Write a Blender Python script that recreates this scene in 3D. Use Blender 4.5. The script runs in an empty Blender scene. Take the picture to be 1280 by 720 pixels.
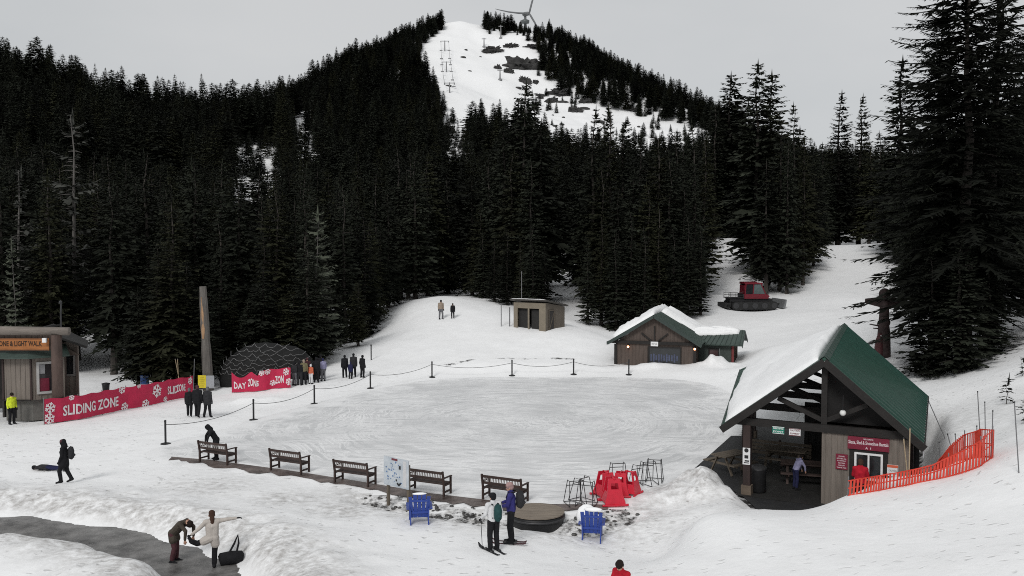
import bpy, bmesh, math, random
import numpy as np
from mathutils import Vector, Matrix, Quaternion

# ------------------------------------------------------------------ camera
sc = bpy.context.scene
col = sc.collection
CAM_Z = 9.0
PITCH = math.atan(46 / 1108)
F = 1108.0                                   # focal length in photo pixels (1280 wide)
cd = bpy.data.cameras.new('camera'); cam = bpy.data.objects.new('camera', cd); col.objects.link(cam)
cam.location = (0, 0, CAM_Z); cam.rotation_euler = (math.pi / 2 - PITCH, 0, 0)
cd.sensor_width = 36; cd.lens = F / 1280 * 36; cd.clip_end = 8000; cd.clip_start = 0.1
sc.camera = cam
sc.render.resolution_x, sc.render.resolution_y = 1024, 576
sc.cycles.filter_width = 1.0; sc.cycles.use_denoising = False

# ------------------------------------------------------------------ overcast sky and sun
SUN_EL, SUN_AZ = math.radians(38), math.radians(200)       # azimuth clockwise from +Y
w = bpy.data.worlds.new('World'); sc.world = w; w.use_nodes = True
nt = w.node_tree; nt.nodes.clear()
out = nt.nodes.new('ShaderNodeOutputWorld'); bg = nt.nodes.new('ShaderNodeBackground')
sky = nt.nodes.new('ShaderNodeTexSky'); sky.sky_type = 'NISHITA'; sky.sun_disc = False
sky.sun_elevation = SUN_EL; sky.sun_rotation = SUN_AZ; sky.altitude = 1100; sky.air_density = 1.0; sky.dust_density = 3.0
tc = nt.nodes.new('ShaderNodeTexCoord')
mp = nt.nodes.new('ShaderNodeMapping'); mp.inputs['Scale'].default_value = (1.0, 1.0, 2.4)
nz = nt.nodes.new('ShaderNodeTexNoise'); nz.inputs['Scale'].default_value = 1.7; nz.inputs['Detail'].default_value = 5; nz.inputs['Roughness'].default_value = .5
rp = nt.nodes.new('ShaderNodeValToRGB')
rp.color_ramp.elements[0].position = .3; rp.color_ramp.elements[0].color = (4.9, 5.1, 5.2, 1)
rp.color_ramp.elements[1].position = .7; rp.color_ramp.elements[1].color = (6.1, 6.15, 6.15, 1)
mx = nt.nodes.new('ShaderNodeMixRGB'); mx.inputs['Fac'].default_value = .94
nt.links.new(tc.outputs['Generated'], mp.inputs['Vector']); nt.links.new(mp.outputs['Vector'], nz.inputs['Vector'])
nt.links.new(nz.outputs['Fac'], rp.inputs['Fac'])
nt.links.new(sky.outputs['Color'], mx.inputs['Color1']); nt.links.new(rp.outputs['Color'], mx.inputs['Color2'])
nt.links.new(mx.outputs['Color'], bg.inputs['Color']); bg.inputs['Strength'].default_value = .1
nt.links.new(bg.outputs['Background'], out.inputs['Surface'])
sd = bpy.data.lights.new('sun', 'SUN'); sun = bpy.data.objects.new('sun', sd); col.objects.link(sun)
sd.energy = 1.5; sd.angle = math.radians(16); sd.color = (1, .985, .96)
sdir = Vector((math.sin(SUN_AZ) * math.cos(SUN_EL), math.cos(SUN_AZ) * math.cos(SUN_EL), math.sin(SUN_EL)))
sun.rotation_euler = sdir.to_track_quat('Z', 'Y').to_euler(); sun.location = (0, -20, 60)
sc.view_settings.view_transform = 'Standard'; sc.view_settings.look = 'None'
sc.view_settings.exposure = 0.05; sc.view_settings.gamma = 1

# ------------------------------------------------------------------ helpers
def lin(r, g, b):
    f = lambda c: (c / 255 / 12.92) if c / 255 <= .04045 else ((c / 255 + .055) / 1.055) ** 2.4
    return (f(r), f(g), f(b), 1)

MATS = {}
def mat(name, color, rough=.7, var=.15, scale=6, bump=.0, bscale=20, metal=0, stretch=(1, 1, 1), color2=None, emit=None, objvar=0, spec=.4):
    """procedural material: noise-varied colour, optional bump"""
    if name in MATS: return MATS[name]
    m = bpy.data.materials.new(name); m.use_nodes = True; MATS[name] = m
    t = m.node_tree; b = t.nodes['Principled BSDF']
    b.inputs['Roughness'].default_value = rough; b.inputs['Metallic'].default_value = metal
    b.inputs['Specular IOR Level'].default_value = spec
    co = t.nodes.new('ShaderNodeTexCoord'); ma = t.nodes.new('ShaderNodeMapping')
    ma.inputs['Scale'].default_value = stretch
    t.links.new(co.outputs['Object'], ma.inputs['Vector'])
    n = t.nodes.new('ShaderNodeTexNoise'); n.inputs['Scale'].default_value = scale; n.inputs['Detail'].default_value = 6
    n.inputs['Roughness'].default_value = .65
    t.links.new(ma.outputs['Vector'], n.inputs['Vector'])
    r = t.nodes.new('ShaderNodeValToRGB')
    c = color; k = color2 or tuple(min(1, x * (1 + var)) for x in c[:3]) + (1,)
    c0 = tuple(x * (1 - var) for x in c[:3]) + (1,)
    r.color_ramp.elements[0].position = .3; r.color_ramp.elements[0].color = c0
    r.color_ramp.elements[1].position = .7; r.color_ramp.elements[1].color = k
    t.links.new(n.outputs['Fac'], r.inputs['Fac'])
    last = r.outputs['Color']
    if objvar:
        oi = t.nodes.new('ShaderNodeObjectInfo'); hs = t.nodes.new('ShaderNodeHueSaturation')
        mm = t.nodes.new('ShaderNodeMapRange'); mm.inputs['To Min'].default_value = 1 - objvar; mm.inputs['To Max'].default_value = 1 + objvar
        t.links.new(oi.outputs['Random'], mm.inputs['Value']); t.links.new(mm.outputs['Result'], hs.inputs['Value'])
        t.links.new(last, hs.inputs['Color']); last = hs.outputs['Color']
    t.links.new(last, b.inputs['Base Color'])
    if bump:
        n2 = t.nodes.new('ShaderNodeTexNoise'); n2.inputs['Scale'].default_value = bscale; n2.inputs['Detail'].default_value = 4
        t.links.new(ma.outputs['Vector'], n2.inputs['Vector'])
        bp = t.nodes.new('ShaderNodeBump'); bp.inputs['Strength'].default_value = bump; bp.inputs['Distance'].default_value = .03
        t.links.new(n2.outputs['Fac'], bp.inputs['Height']); t.links.new(bp.outputs['Normal'], b.inputs['Normal'])
    if emit:
        b.inputs['Emission Color'].default_value = emit[0]; b.inputs['Emission Strength'].default_value = emit[1]
    return m

def tag(o, label=None, cat=None, group=None, kind=None):
    if label: o['label'] = label
    if cat: o['category'] = cat
    if group: o['group'] = group
    if kind: o['kind'] = kind
    return o
def empty(name, loc=(0, 0, 0), rz=0, label=None, cat=None, group=None):
    o = bpy.data.objects.new(name, None); col.objects.link(o); o.location = loc; o.rotation_euler = (0, 0, rz)
    o.empty_display_size = .1
    return tag(o, label, cat, group)
def add(name, me, parent=None):
    o = bpy.data.objects.new(name, me); col.objects.link(o)
    if parent is not None: o.parent = parent
    return o
def copy_tree(o, parent=None):
    c = o.copy(); col.objects.link(c)
    if parent is not None: c.parent = parent
    for ch in list(o.children): copy_tree(ch, c)
    return c

class MB:
    """collects primitives, builds ONE mesh object"""
    def __init__(s): s.v = []; s.f = []; s.m = []; s.cur = 0; s.xf = None
    def put(s, vs, fs):
        o = len(s.v)
        if s.xf is not None: vs = [s.xf @ Vector(p) for p in vs]
        s.v += [tuple(p) for p in vs]; s.f += [tuple(i + o for i in f) for f in fs]; s.m += [s.cur] * len(fs)
        return s
    def box(s, c, d, rz=0, R=None):
        hx, hy, hz = d[0] / 2, d[1] / 2, d[2] / 2
        p = [Vector((x, y, z)) for z in (-hz, hz) for y in (-hy, hy) for x in (-hx, hx)]
        M = R if R is not None else Matrix.Rotation(rz, 3, 'Z')
        return s.put([M @ q + Vector(c) for q in p], [(0, 2, 3, 1), (4, 5, 7, 6), (0, 1, 5, 4), (2, 6, 7, 3), (0, 4, 6, 2), (1, 3, 7, 5)])
    def bar(s, a, b, wd, ht, up=(0, 0, 1)):
        """rectangular bar from a to b; ht measured along up"""
        a, b = Vector(a), Vector(b); d = (b - a); L = d.length; d = d / L
        u = Vector(up); u = (u - d * u.dot(d))
        if u.length < 1e-4: u = Vector((0, 1, 0)) - d * d.y
        u.normalize(); r = d.cross(u)
        R = Matrix((r, d, u)).transposed()
        return s.box((a + b) / 2, (wd, L, ht), R=R)
    def tube(s, pts, r, n=8, cap=True):
        pts = [Vector(p) for p in pts]
        rs = r if isinstance(r, (list, tuple)) else [r] * len(pts)
        vs = []; fs = []
        ref = None
        for i, p in enumerate(pts):
            d = (pts[min(i + 1, len(pts) - 1)] - pts[max(i - 1, 0)]).normalized()
            if ref is None:
                ref = Vector((1, 0, 0)) if abs(d.x) < .8 else Vector((0, 1, 0))
            u = (ref - d * ref.dot(d)).normalized(); ref = u; v = d.cross(u)
            for k in range(n):
                a = 2 * math.pi * k / n
                vs.append(p + (u * math.cos(a) + v * math.sin(a)) * rs[i])
        for i in range(len(pts) - 1):
            for k in range(n):
                a, b = i * n + k, i * n + (k + 1) % n
                fs.append((a, b, b + n, a + n))
        if cap:
            fs.append(tuple(range(n))[::-1]); fs.append(tuple((len(pts) - 1) * n + k for k in range(n)))
        return s.put(vs, fs)
    def lathe(s, prof, n=16, c=(0, 0, 0)):
        return s.tube([(c[0], c[1], c[2] + z) for r_, z in prof], [r_ for r_, z in prof], n)
    def ball(s, c, r, n=8, m=6):
        r = r if isinstance(r, (list, tuple)) else (r, r, r)
        vs = [(c[0], c[1], c[2] - r[2])]
        for i in range(1, m):
            t = math.pi * i / m
            for k in range(n):
                a = 2 * math.pi * k / n
                vs.append((c[0] + r[0] * math.sin(t) * math.cos(a), c[1] + r[1] * math.sin(t) * math.sin(a), c[2] - r[2] * math.cos(t)))
        vs.append((c[0], c[1], c[2] + r[2])); T = len(vs) - 1
        fs = [(0, 1 + (k + 1) % n, 1 + k) for k in range(n)]
        for i in range(m - 2):
            for k in range(n):
                a, b = 1 + i * n + k, 1 + i * n + (k + 1) % n
                fs.append((a, b, b + n, a + n))
        q = 1 + (m - 2) * n
        fs += [(T, q + k, q + (k + 1) % n) for k in range(n)]
        return s.put(vs, fs)
    def prism(s, poly, off):
        """extrude a 3-D polygon by vector off"""
        n = len(poly); off = Vector(off); vs = [Vector(p) for p in poly] + [Vector(p) + off for p in poly]
        fs = [tuple(range(n)), tuple(range(2 * n - 1, n - 1, -1))] + [(i + n, (i + 1) % n + n, (i + 1) % n, i) for i in range(n)]
        return s.put(vs, fs)
    def build(s, name, m, parent=None, smooth=False, world=False):
        me = bpy.data.meshes.new(name); me.from_pydata(s.v, [], s.f)
        for k in (m if isinstance(m, (list, tuple)) else [m]): me.materials.append(k)
        if any(s.m): me.polygons.foreach_set('material_index', s.m)
        bm = bmesh.new(); bm.from_mesh(me); bmesh.ops.recalc_face_normals(bm, faces=bm.faces); bm.to_mesh(me); bm.free()
        if smooth: me.polygons.foreach_set('use_smooth', [True] * len(me.polygons))
        return add(name, me, parent)

def np_mesh(name, V, T, m, smooth=False):
    """V (n,3) float, T (k,3) int triangles or (k,4) quads"""
    me = bpy.data.meshes.new(name); V = np.ascontiguousarray(V, np.float32); T = np.ascontiguousarray(T, np.int32)
    k = T.shape[1]
    me.vertices.add(len(V)); me.vertices.foreach_set('co', V.ravel())
    me.loops.add(T.size); me.loops.foreach_set('vertex_index', T.ravel())
    me.polygons.add(len(T)); me.polygons.foreach_set('loop_start', np.arange(len(T), dtype=np.int32) * k)
    if smooth: me.polygons.foreach_set('use_smooth', np.ones(len(T), bool))
    me.update(calc_edges=True); me.materials.append(m)
    return me

# ------------------------------------------------------------------ terrain height function
def wp(px, py, d):       # a point at depth d seen at photo pixel (px,py)
    t = (360 - py) / F; u = (px - 640) / F
    dy = math.cos(PITCH) + t * math.sin(PITCH); dz = -math.sin(PITCH) + t * math.cos(PITCH)
    k = d / dy
    return (u * k, d, CAM_Z + dz * k)
def proj(P):
    x, y, z = P[0], P[1], P[2] - CAM_Z
    dep = y * math.cos(PITCH) - z * math.sin(PITCH); up = y * math.sin(PITCH) + z * math.cos(PITCH)
    return 640 + F * x / dep, 360 - F * up / dep

CT = [(-25, 20, .5), (-12, 22, .5), (0, 18, 1.0), (0, 23, .62), (0, 26, .42), (10, 12, 1.8), (5, 26, .5), (-5, 27, .35), (-10, 30, .2), (-18, 33.5, .05), (-26, 33, .2),
      (-8, 12, .9), (-25, 10, .7), (25, 12, 3), (0, 8, 1.3), (-40, 20, .5), (-40, 40, .1), (-30, 45, 0), (-15, 42, 0), (-22, 38, 0), (40, 20, 4), (0, 4, 1.4), (30, 4, 3), (-30, 4, .8)]
CP = [(1020, 631, 27.6), (1060, 615, 27.4), (1120, 607, 27), (1180, 598, 26.6), (1245, 573, 26.5), (1280, 571, 25.5), (930, 635, 28), (880, 650, 27), (860, 660, 26), (780, 720, 22), (900, 720, 21), (1100, 720, 19.5), (1280, 720, 18),
      (1100, 660, 23), (1280, 640, 22), (1200, 568, 30), (1250, 520, 34), (1200, 500, 41), (1260, 470, 42), (1200, 462, 48), (1280, 445, 46), (1280, 380, 60), (1400, 350, 60), (1130, 468, 50), (1105, 447, 53), (1400, 520, 27),
      (950, 440, 66), (1000, 420, 75), (935, 387, 100), (975, 386, 99), (1000, 390, 92), (1060, 370, 100), (1090, 345, 115), (1070, 308, 140), (1030, 330, 125), (1005, 362, 110), (1070, 306, 175), (905, 345, 122), (920, 300, 160), (850, 385, 95),
      (1150, 380, 90), (1250, 350, 100),
      (770, 456, 67), (870, 459, 65), (915, 459, 66), (850, 430, 80), (760, 420, 80), (650, 410, 77), (700, 413, 76), (740, 415, 78), (552, 398, 81), (560, 371, 92), (590, 374, 92), (522, 381, 88), (490, 425, 75), (510, 430, 72), (600, 430, 72), (640, 446, 68),
      (412, 440, 72), (430, 470, 63), (500, 455, 66), (560, 367, 112), (350, 470, 64), (300, 472, 66), (200, 482, 64), (100, 484, 62), (0, 484, 62), (140, 456, 75), (-200, 480, 62), (440, 425, 85)]
def pz(px, d, z): return (wp(px, 314, d)[0], d, z)
CT += [wp(*c) for c in CP]
for px, ds in {-500: ((100, 5), (200, 30), (300, 75), (420, 60)), -200: ((100, 4), (200, 30), (300, 76), (420, 60)), 0: ((100, 4), (160, 19), (220, 38), (280, 61), (400, 48)), 100: ((95, 3), (150, 14), (220, 32), (290, 54), (400, 42)), 200: ((95, 3), (160, 14), (300, 50), (420, 40)),
               300: ((110, 4), (200, 19), (330, 53), (460, 46)), 350: ((400, 71),), 400: ((120, 5), (260, 32), (450, 91), (560, 80)), 450: ((520, 117),), 500: ((130, 5), (250, 28), (400, 75), (580, 142), (720, 110)), 550: ((480, 100), (640, 165)),
               600: ((130, 5), (250, 28), (400, 72), (500, 105), (580, 137), (660, 170), (780, 140)), 640: ((665, 168),), 680: ((500, 97), (660, 163), (780, 130)), 700: ((150, 6), (300, 35), (420, 72)), 720: ((640, 150),), 760: ((600, 129), (720, 95)),
               800: ((160, 8), (320, 36), (450, 70), (560, 112)), 850: ((500, 89),), 900: ((450, 72), (600, 55)), 960: ((165, 10), (280, 24), (400, 42)), 1100: ((190, 12), (280, 23), (400, 36), (600, 30)), 1280: ((100, 9), (180, 16), (400, 36)), 1600: ((120, 12), (400, 40)), 2200: ((100, 10), (400, 40), (900, 30)),
               -1000: ((100, 6), (400, 60), (900, 40))}.items():
    for d, z in ds: CT.append(pz(px, d, z))
for px in (-800, 0, 600, 1200, 2000): CT.append(pz(px, 1400, 20)); CT.append(pz(px, 3500, 0))
CT = np.array(CT)
def warp(x, y): s = np.maximum(y, 2) + 15; return np.stack([2.2 * x / s, 1.8 * np.log(s)], -1)
_Q = warp(CT[:, 0], CT[:, 1]); _K = lambda r2: np.sqrt(r2 + .0016)
_A = _K(((_Q[:, None] - _Q[None]) ** 2).sum(-1)) + 0 * np.eye(len(CT))
_n = len(CT); _P = np.concatenate([np.ones((_n, 1)), _Q], 1)
_M = np.zeros((_n + 3, _n + 3)); _M[:_n, :_n] = _A; _M[:_n, _n:] = _P; _M[_n:, :_n] = _P.T
_W = np.linalg.lstsq(_M, np.concatenate([CT[:, 2] / (CT[:, 1] + 15), np.zeros(3)]), rcond=None)[0]

def poly_sd(x, y, poly):
    """signed distance to polygon (negative inside)"""
    P = np.asarray(poly, float); d2 = np.full(x.shape, 1e18); ins = np.zeros(x.shape, bool)
    for i in range(len(P)):
        a, b = P[i], P[(i + 1) % len(P)]; e = b - a
        t = np.clip(((x - a[0]) * e[0] + (y - a[1]) * e[1]) / (e @ e), 0, 1)
        d2 = np.minimum(d2, (x - a[0] - t * e[0]) ** 2 + (y - a[1] - t * e[1]) ** 2)
        c = (a[1] > y) != (b[1] > y)
        with np.errstate(divide='ignore', invalid='ignore'):
            ins ^= c & (x < (b[0] - a[0]) * (y - a[1]) / (b[1] - a[1] + 1e-30) + a[0])
    return np.where(ins, -1, 1) * np.sqrt(d2)
def line_d(x, y, L):
    d2 = np.full(x.shape, 1e18)
    for a, b in zip(L[:-1], L[1:]):
        a = np.array(a[:2]); e = np.array(b[:2]) - a; t = np.clip(((x - a[0]) * e[0] + (y - a[1]) * e[1]) / (e @ e), 0, 1)
        d2 = np.minimum(d2, (x - a[0] - t * e[0]) ** 2 + (y - a[1] - t * e[1]) ** 2)
    return np.sqrt(d2)
def sst(a, b, x): t = np.clip((x - a) / (b - a), 0, 1); return t * t * (3 - 2 * t)

def on0(px, py, z=0.0):      # pixel on the plane of the rink
    t = (360 - py) / F; dy = math.cos(PITCH) + t * math.sin(PITCH); dz = -math.sin(PITCH) + t * math.cos(PITCH)
    k = (z - CAM_Z) / dz
    return ((px - 640) / F * k, dy * k)
def smooth_poly(P, it=2):
    for _ in range(it):
        Q = []
        for i in range(len(P)):
            a, b = np.array(P[i]), np.array(P[(i + 1) % len(P)]); Q += [tuple(a * .75 + b * .25), tuple(a * .25 + b * .75)]
        P = Q
    return P
RINK = smooth_poly([on0(*p) for p in [(195, 572), (260, 580), (360, 591), (450, 606), (540, 621), (650, 633), (720, 634), (800, 624), (862, 592), (912, 540), (918, 505), (895, 482), (830, 473), (720, 472), (600, 472), (530, 476), (460, 491), (390, 508), (310, 532), (205, 560)]])
PAVE = [on0(*p) for p in [(214, 571), (262, 575), (360, 588), (450, 602), (540, 617), (650, 630), (760, 631), (760, 637), (650, 638), (545, 626), (450, 610), (360, 595), (262, 581.5), (210, 573)]]
_rj = random.Random(2); _lo = PAVE[7:][::-1]; _up = PAVE[:7]; _lo2 = []
for _a, _b in zip(_lo[:-1], _lo[1:]):
    for _i in range(9): _f = _i / 9; _lo2.append((_a[0] + (_b[0] - _a[0]) * _f + _rj.uniform(-.1, .1), _a[1] + (_b[1] - _a[1]) * _f + _rj.uniform(-.28, .16)))
PAVE = _up + (_lo2 + [_lo[-1]])[::-1]
MATP = [on0(*p) for p in [(868, 586), (914, 545), (1000, 545), (1080, 620), (1040, 660), (965, 655), (930, 622), (898, 603)]]
LP, RP, FP = Vector((7.77, 32.5, 2.6)), Vector((13.72, 29.3, 2.6)), Vector((10.93, 30.9, 5.29))
LB, RB, FB = Vector((12.4, 47.9, 2.6)), Vector((18.4, 39.0, 2.6)), Vector((17.0, 45.2, 5.29))
PAVI = [(8.3, 32.3), (13.5, 29.5), (17.8, 38.6), (16.5, 44.5), (12.6, 47.0)]
PATH = [(-26, 30.4), (-21, 29.6), (-17, 29.0), (-13.5, 27.8), (-10.5, 26.2), (-8.6, 24.5), (-7.2, 22.0), (-6.2, 18), (-5.9, 12)]
PATH = [tuple(p) for p in PATH]
STREAM = [on0(*p) for p in [(470, 622), (520, 632), (580, 645), (640, 655), (700, 655), (735, 650), (770, 641)]]
MOUND = [(7.0, 32.9, .72, 1.1, .9), (7.5, 31.5, .3, 1.0, .7), (6.0, 31.9, .32, 1.2, .7)]
BUMPS = [(15.0, 65.2, .95, 1.3, 1.0), (5.2, 31.6, .3, 1.6, .6), (4.2, 29.4, .18, 2.5, .8), (10.2, 65.6, .3, 2.2, .6), (-16.5, 60.5, .5, 2.5, 1.0), (-15.8, 54.5, .35, 1.6, 1.0)]
_rng = np.random.RandomState(3)
def vnoise(x, y, s, seed=0):
    """cheap value noise"""
    x = x / s + 91.7 * seed + 500; y = y / s + 37.3 * seed + 500; xi = np.floor(x).astype(np.int64); yi = np.floor(y).astype(np.int64); fx = x - xi; fy = y - yi
    fx = fx * fx * (3 - 2 * fx); fy = fy * fy * (3 - 2 * fy)
    def h(a, b):
        n = (a * 374761393 + b * 668265263 + seed * 1442695) & 0x7fffffff; n = ((n ^ (n >> 13)) * 1274126177) & 0x7fffffff
        return ((n ^ (n >> 16)) & 0xffff) / 65535.0
    return (h(xi, yi) * (1 - fx) + h(xi + 1, yi) * fx) * (1 - fy) + (h(xi, yi + 1) * (1 - fx) + h(xi + 1, yi + 1) * fx) * fy - .5
def H(x, y, fine=True):
    x = np.asarray(x, float); y = np.asarray(y, float)
    sh = x.shape; x = x.ravel(); y = y.ravel(); z = np.empty_like(x)
    for i in range(0, len(x), 20000):
        xs, ys = x[i:i + 20000], y[i:i + 20000]
        q = warp(xs, ys); k = _K(((q[:, None] - _Q[None]) ** 2).sum(-1))
        z[i:i + 20000] = (k @ _W[:_n] + _W[_n] + q @ _W[_n + 1:]) * (np.maximum(ys, 2) + 15)
    near = (y < 130) & (np.abs(x) < 90)
    if near.any():
        X, Y, Z = x[near], y[near], z[near]
        if fine:
            Z = Z + vnoise(X, Y, 5, 1) * .16 + vnoise(X, Y, 1.7, 2) * .07 + vnoise(X, Y, .55, 3) * .025
        for bx, by, a, sx, sy in BUMPS:
            g = np.exp(-((X - bx) / sx) ** 2 - ((Y - by) / sy) ** 2); Z = Z + a * g * (1 + .6 * vnoise(X, Y, .45, 5) + .5 * vnoise(X, Y, 1.1, 6))
        # stream bed, path, flattened floors
        s = line_d(X, Y, STREAM); Z = Z - .45 * (1 - sst(.5, 1.3, s)) * (1 + .5 * vnoise(X, Y, .5, 7))
        p = line_d(X, Y, PATH) + .5 * vnoise(X, Y, 1.2, 8)
        Z = Z + (.24 * sst(1.3, 2.3, p) * (1 - sst(2.6, 5.5, p))) * (1 + .8 * vnoise(X, Y, .7, 9))
        Z = Z * sst(.85, 1.6, p) + (-.1) * (1 - sst(.85, 1.6, p))
        r = poly_sd(X, Y, RINK); Z = -.04 + (Z + .04) * sst(.1, 3.5, r)
        r = poly_sd(X, Y, PAVE); Z = -.04 + (Z + .04) * sst(.05, .9, r)
        r = np.minimum(poly_sd(X, Y, PAVI), poly_sd(X, Y, MATP)); Z = -.04 + (Z + .04) * sst(.05, 1.3, r)
        okm = sst(.0, .8, np.minimum(poly_sd(X, Y, PAVI), poly_sd(X, Y, MATP)))
        for bx, by, a, sx, sy in MOUND:
            g = np.exp(-((X - bx) / sx) ** 2 - ((Y - by) / sy) ** 2); Z = Z + okm * a * g * (1 + .7 * vnoise(X, Y, .45, 5) + .6 * vnoise(X, Y, 1.1, 6))
        z[near] = Z
    far = y > 120
    if fine and far.any():
        X, Y = x[far], y[far]; amp = sst(120, 260, Y)
        z[far] += amp * (vnoise(X, Y, 70, 11) * 9 + vnoise(X, Y, 26, 12) * 5 + vnoise(X, Y, 9, 13) * 1.6)
    return z.reshape(sh)
def hz(x, y): return float(H(np.array([x]), np.array([y]))[0])
_D = np.concatenate([np.arange(14, 130, .2), np.geomspace(130, 1200, 500)])
def gp(px, py, dmin=0):
    """where the line of sight through a photo pixel meets the ground"""
    t = (360 - py) / F; u = (px - 640) / F; dy = math.cos(PITCH) + t * math.sin(PITCH); dz = -math.sin(PITCH) + t * math.cos(PITCH)
    D = _D[_D > dmin]; g = CAM_Z + dz / dy * D - H(u / dy * D, D); i = np.nonzero(g < 0)[0]
    if len(i) == 0: D0 = D[-1]
    elif i[0] == 0: D0 = D[0]
    else:
        j = i[0]; a, b = g[j - 1], g[j]; D0 = D[j - 1] + (D[j] - D[j - 1]) * a / (a - b)
    return Vector((u / dy * D0, D0, hz(u / dy * D0, D0)))
# ------------------------------------------------------------------ snow and ground materials
def snow_material():
    m = bpy.data.materials.new('snow'); m.use_nodes = True; t = m.node_tree; N = t.nodes.new; L = t.links.new
    b = t.nodes['Principled BSDF']; b.inputs['Roughness'].default_value = .75; b.inputs['Specular IOR Level'].default_value = .25
    co = N('ShaderNodeTexCoord')
    at = N('ShaderNodeAttribute'); at.attribute_name = 'dirt'
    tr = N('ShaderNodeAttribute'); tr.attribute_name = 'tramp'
    bare = N('ShaderNodeAttribute'); bare.attribute_name = 'bare'
    n1 = N('ShaderNodeTexNoise'); n1.inputs['Scale'].default_value = .9; n1.inputs['Detail'].default_value = 8; n1.inputs['Roughness'].default_value = .6
    n2 = N('ShaderNodeTexNoise'); n2.inputs['Scale'].default_value = 3.2; n2.inputs['Detail'].default_value = 6; n2.inputs['Roughness'].default_value = .7
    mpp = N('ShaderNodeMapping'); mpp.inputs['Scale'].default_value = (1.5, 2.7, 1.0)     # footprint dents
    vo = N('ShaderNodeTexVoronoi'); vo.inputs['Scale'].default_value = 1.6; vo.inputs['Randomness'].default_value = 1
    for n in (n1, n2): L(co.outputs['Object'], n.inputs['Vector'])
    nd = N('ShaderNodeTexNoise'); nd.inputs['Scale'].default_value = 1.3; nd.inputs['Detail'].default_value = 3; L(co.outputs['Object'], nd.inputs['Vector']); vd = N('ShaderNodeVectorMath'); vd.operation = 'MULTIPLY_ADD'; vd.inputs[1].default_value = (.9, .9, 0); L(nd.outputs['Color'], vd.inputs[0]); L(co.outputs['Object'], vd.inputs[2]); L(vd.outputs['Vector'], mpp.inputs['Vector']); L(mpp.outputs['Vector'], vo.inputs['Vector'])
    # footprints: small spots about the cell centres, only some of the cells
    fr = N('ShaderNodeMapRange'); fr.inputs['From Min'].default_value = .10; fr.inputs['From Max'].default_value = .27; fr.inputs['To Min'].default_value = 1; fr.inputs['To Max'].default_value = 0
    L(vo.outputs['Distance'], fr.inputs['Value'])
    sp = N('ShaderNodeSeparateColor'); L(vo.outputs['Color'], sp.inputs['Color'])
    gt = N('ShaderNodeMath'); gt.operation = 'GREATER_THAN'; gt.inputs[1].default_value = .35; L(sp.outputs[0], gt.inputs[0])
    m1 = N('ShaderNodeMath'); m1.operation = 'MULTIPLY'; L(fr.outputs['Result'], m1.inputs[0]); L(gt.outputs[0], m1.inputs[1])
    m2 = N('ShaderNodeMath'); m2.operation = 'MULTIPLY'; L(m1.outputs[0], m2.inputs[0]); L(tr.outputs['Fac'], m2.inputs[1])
    # dirt colour, also painted into the footprint dents as occlusion shade
    ra = N('ShaderNodeValToRGB'); ra.color_ramp.elements[0].position = .35; ra.color_ramp.elements[1].position = .72
    ra.color_ramp.elements[0].color = (.92, .922, .925, 1); ra.color_ramp.elements[1].color = (.86, .86, .862, 1); L(n1.outputs['Fac'], ra.inputs['Fac'])
    rd = N('ShaderNodeMapRange'); rd.inputs['From Min'].default_value = .35; rd.inputs['From Max'].default_value = .68; L(n2.outputs['Fac'], rd.inputs['Value'])
    m3 = N('ShaderNodeMath'); m3.operation = 'MULTIPLY'; L(at.outputs['Fac'], m3.inputs[0]); L(rd.outputs['Result'], m3.inputs[1])
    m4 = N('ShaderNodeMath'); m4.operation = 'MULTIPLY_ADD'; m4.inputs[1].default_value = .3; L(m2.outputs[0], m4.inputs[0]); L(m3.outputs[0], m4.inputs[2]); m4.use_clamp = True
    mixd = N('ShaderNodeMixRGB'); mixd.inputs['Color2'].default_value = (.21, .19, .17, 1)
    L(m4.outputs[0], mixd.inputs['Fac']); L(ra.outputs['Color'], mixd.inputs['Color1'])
    # bare wet earth breaking through
    n3 = N('ShaderNodeTexNoise'); n3.inputs['Scale'].default_value = 2.2; n3.inputs['Detail'].default_value = 9; n3.inputs['Roughness'].default_value = .72; L(co.outputs['Object'], n3.inputs['Vector'])
    ad = N('ShaderNodeMath'); ad.operation = 'ADD'; L(n3.outputs['Fac'], ad.inputs[0]); L(bare.outputs['Fac'], ad.inputs[1])
    br = N('ShaderNodeMapRange'); br.inputs['From Min'].default_value = .98; br.inputs['From Max'].default_value = 1.12; L(ad.outputs[0], br.inputs['Value'])
    mixb = N('ShaderNodeMixRGB'); mixb.inputs['Color2'].default_value = (.035, .033, .032, 1); L(br.outputs['Result'], mixb.inputs['Fac']); L(mixd.outputs['Color'], mixb.inputs['Color1'])
    L(mixb.outputs['Color'], b.inputs['Base Color'])
    # bump: grain + dents
    sb = N('ShaderNodeMath'); sb.operation = 'MULTIPLY_ADD'; sb.inputs[1].default_value = -1.3; L(m2.outputs[0], sb.inputs[0])
    n4 = N('ShaderNodeTexNoise'); n4.inputs['Scale'].default_value = 2.4; n4.inputs['Detail'].default_value = 8; n4.inputs['Roughness'].default_value = .62; L(co.outputs['Object'], n4.inputs['Vector']); L(n4.outputs['Fac'], sb.inputs[2])
    bp = N('ShaderNodeBump'); bp.inputs['Strength'].default_value = .48; bp.inputs['Distance'].default_value = .07; L(sb.outputs[0], bp.inputs['Height']); L(bp.outputs['Normal'], b.inputs['Normal'])
    return m
SNOW = snow_material()
SNOWCAP = mat('roof_snow', (.91, .912, .915, 1), .75, .04, 3, .5, 6, spec=.25)

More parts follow.
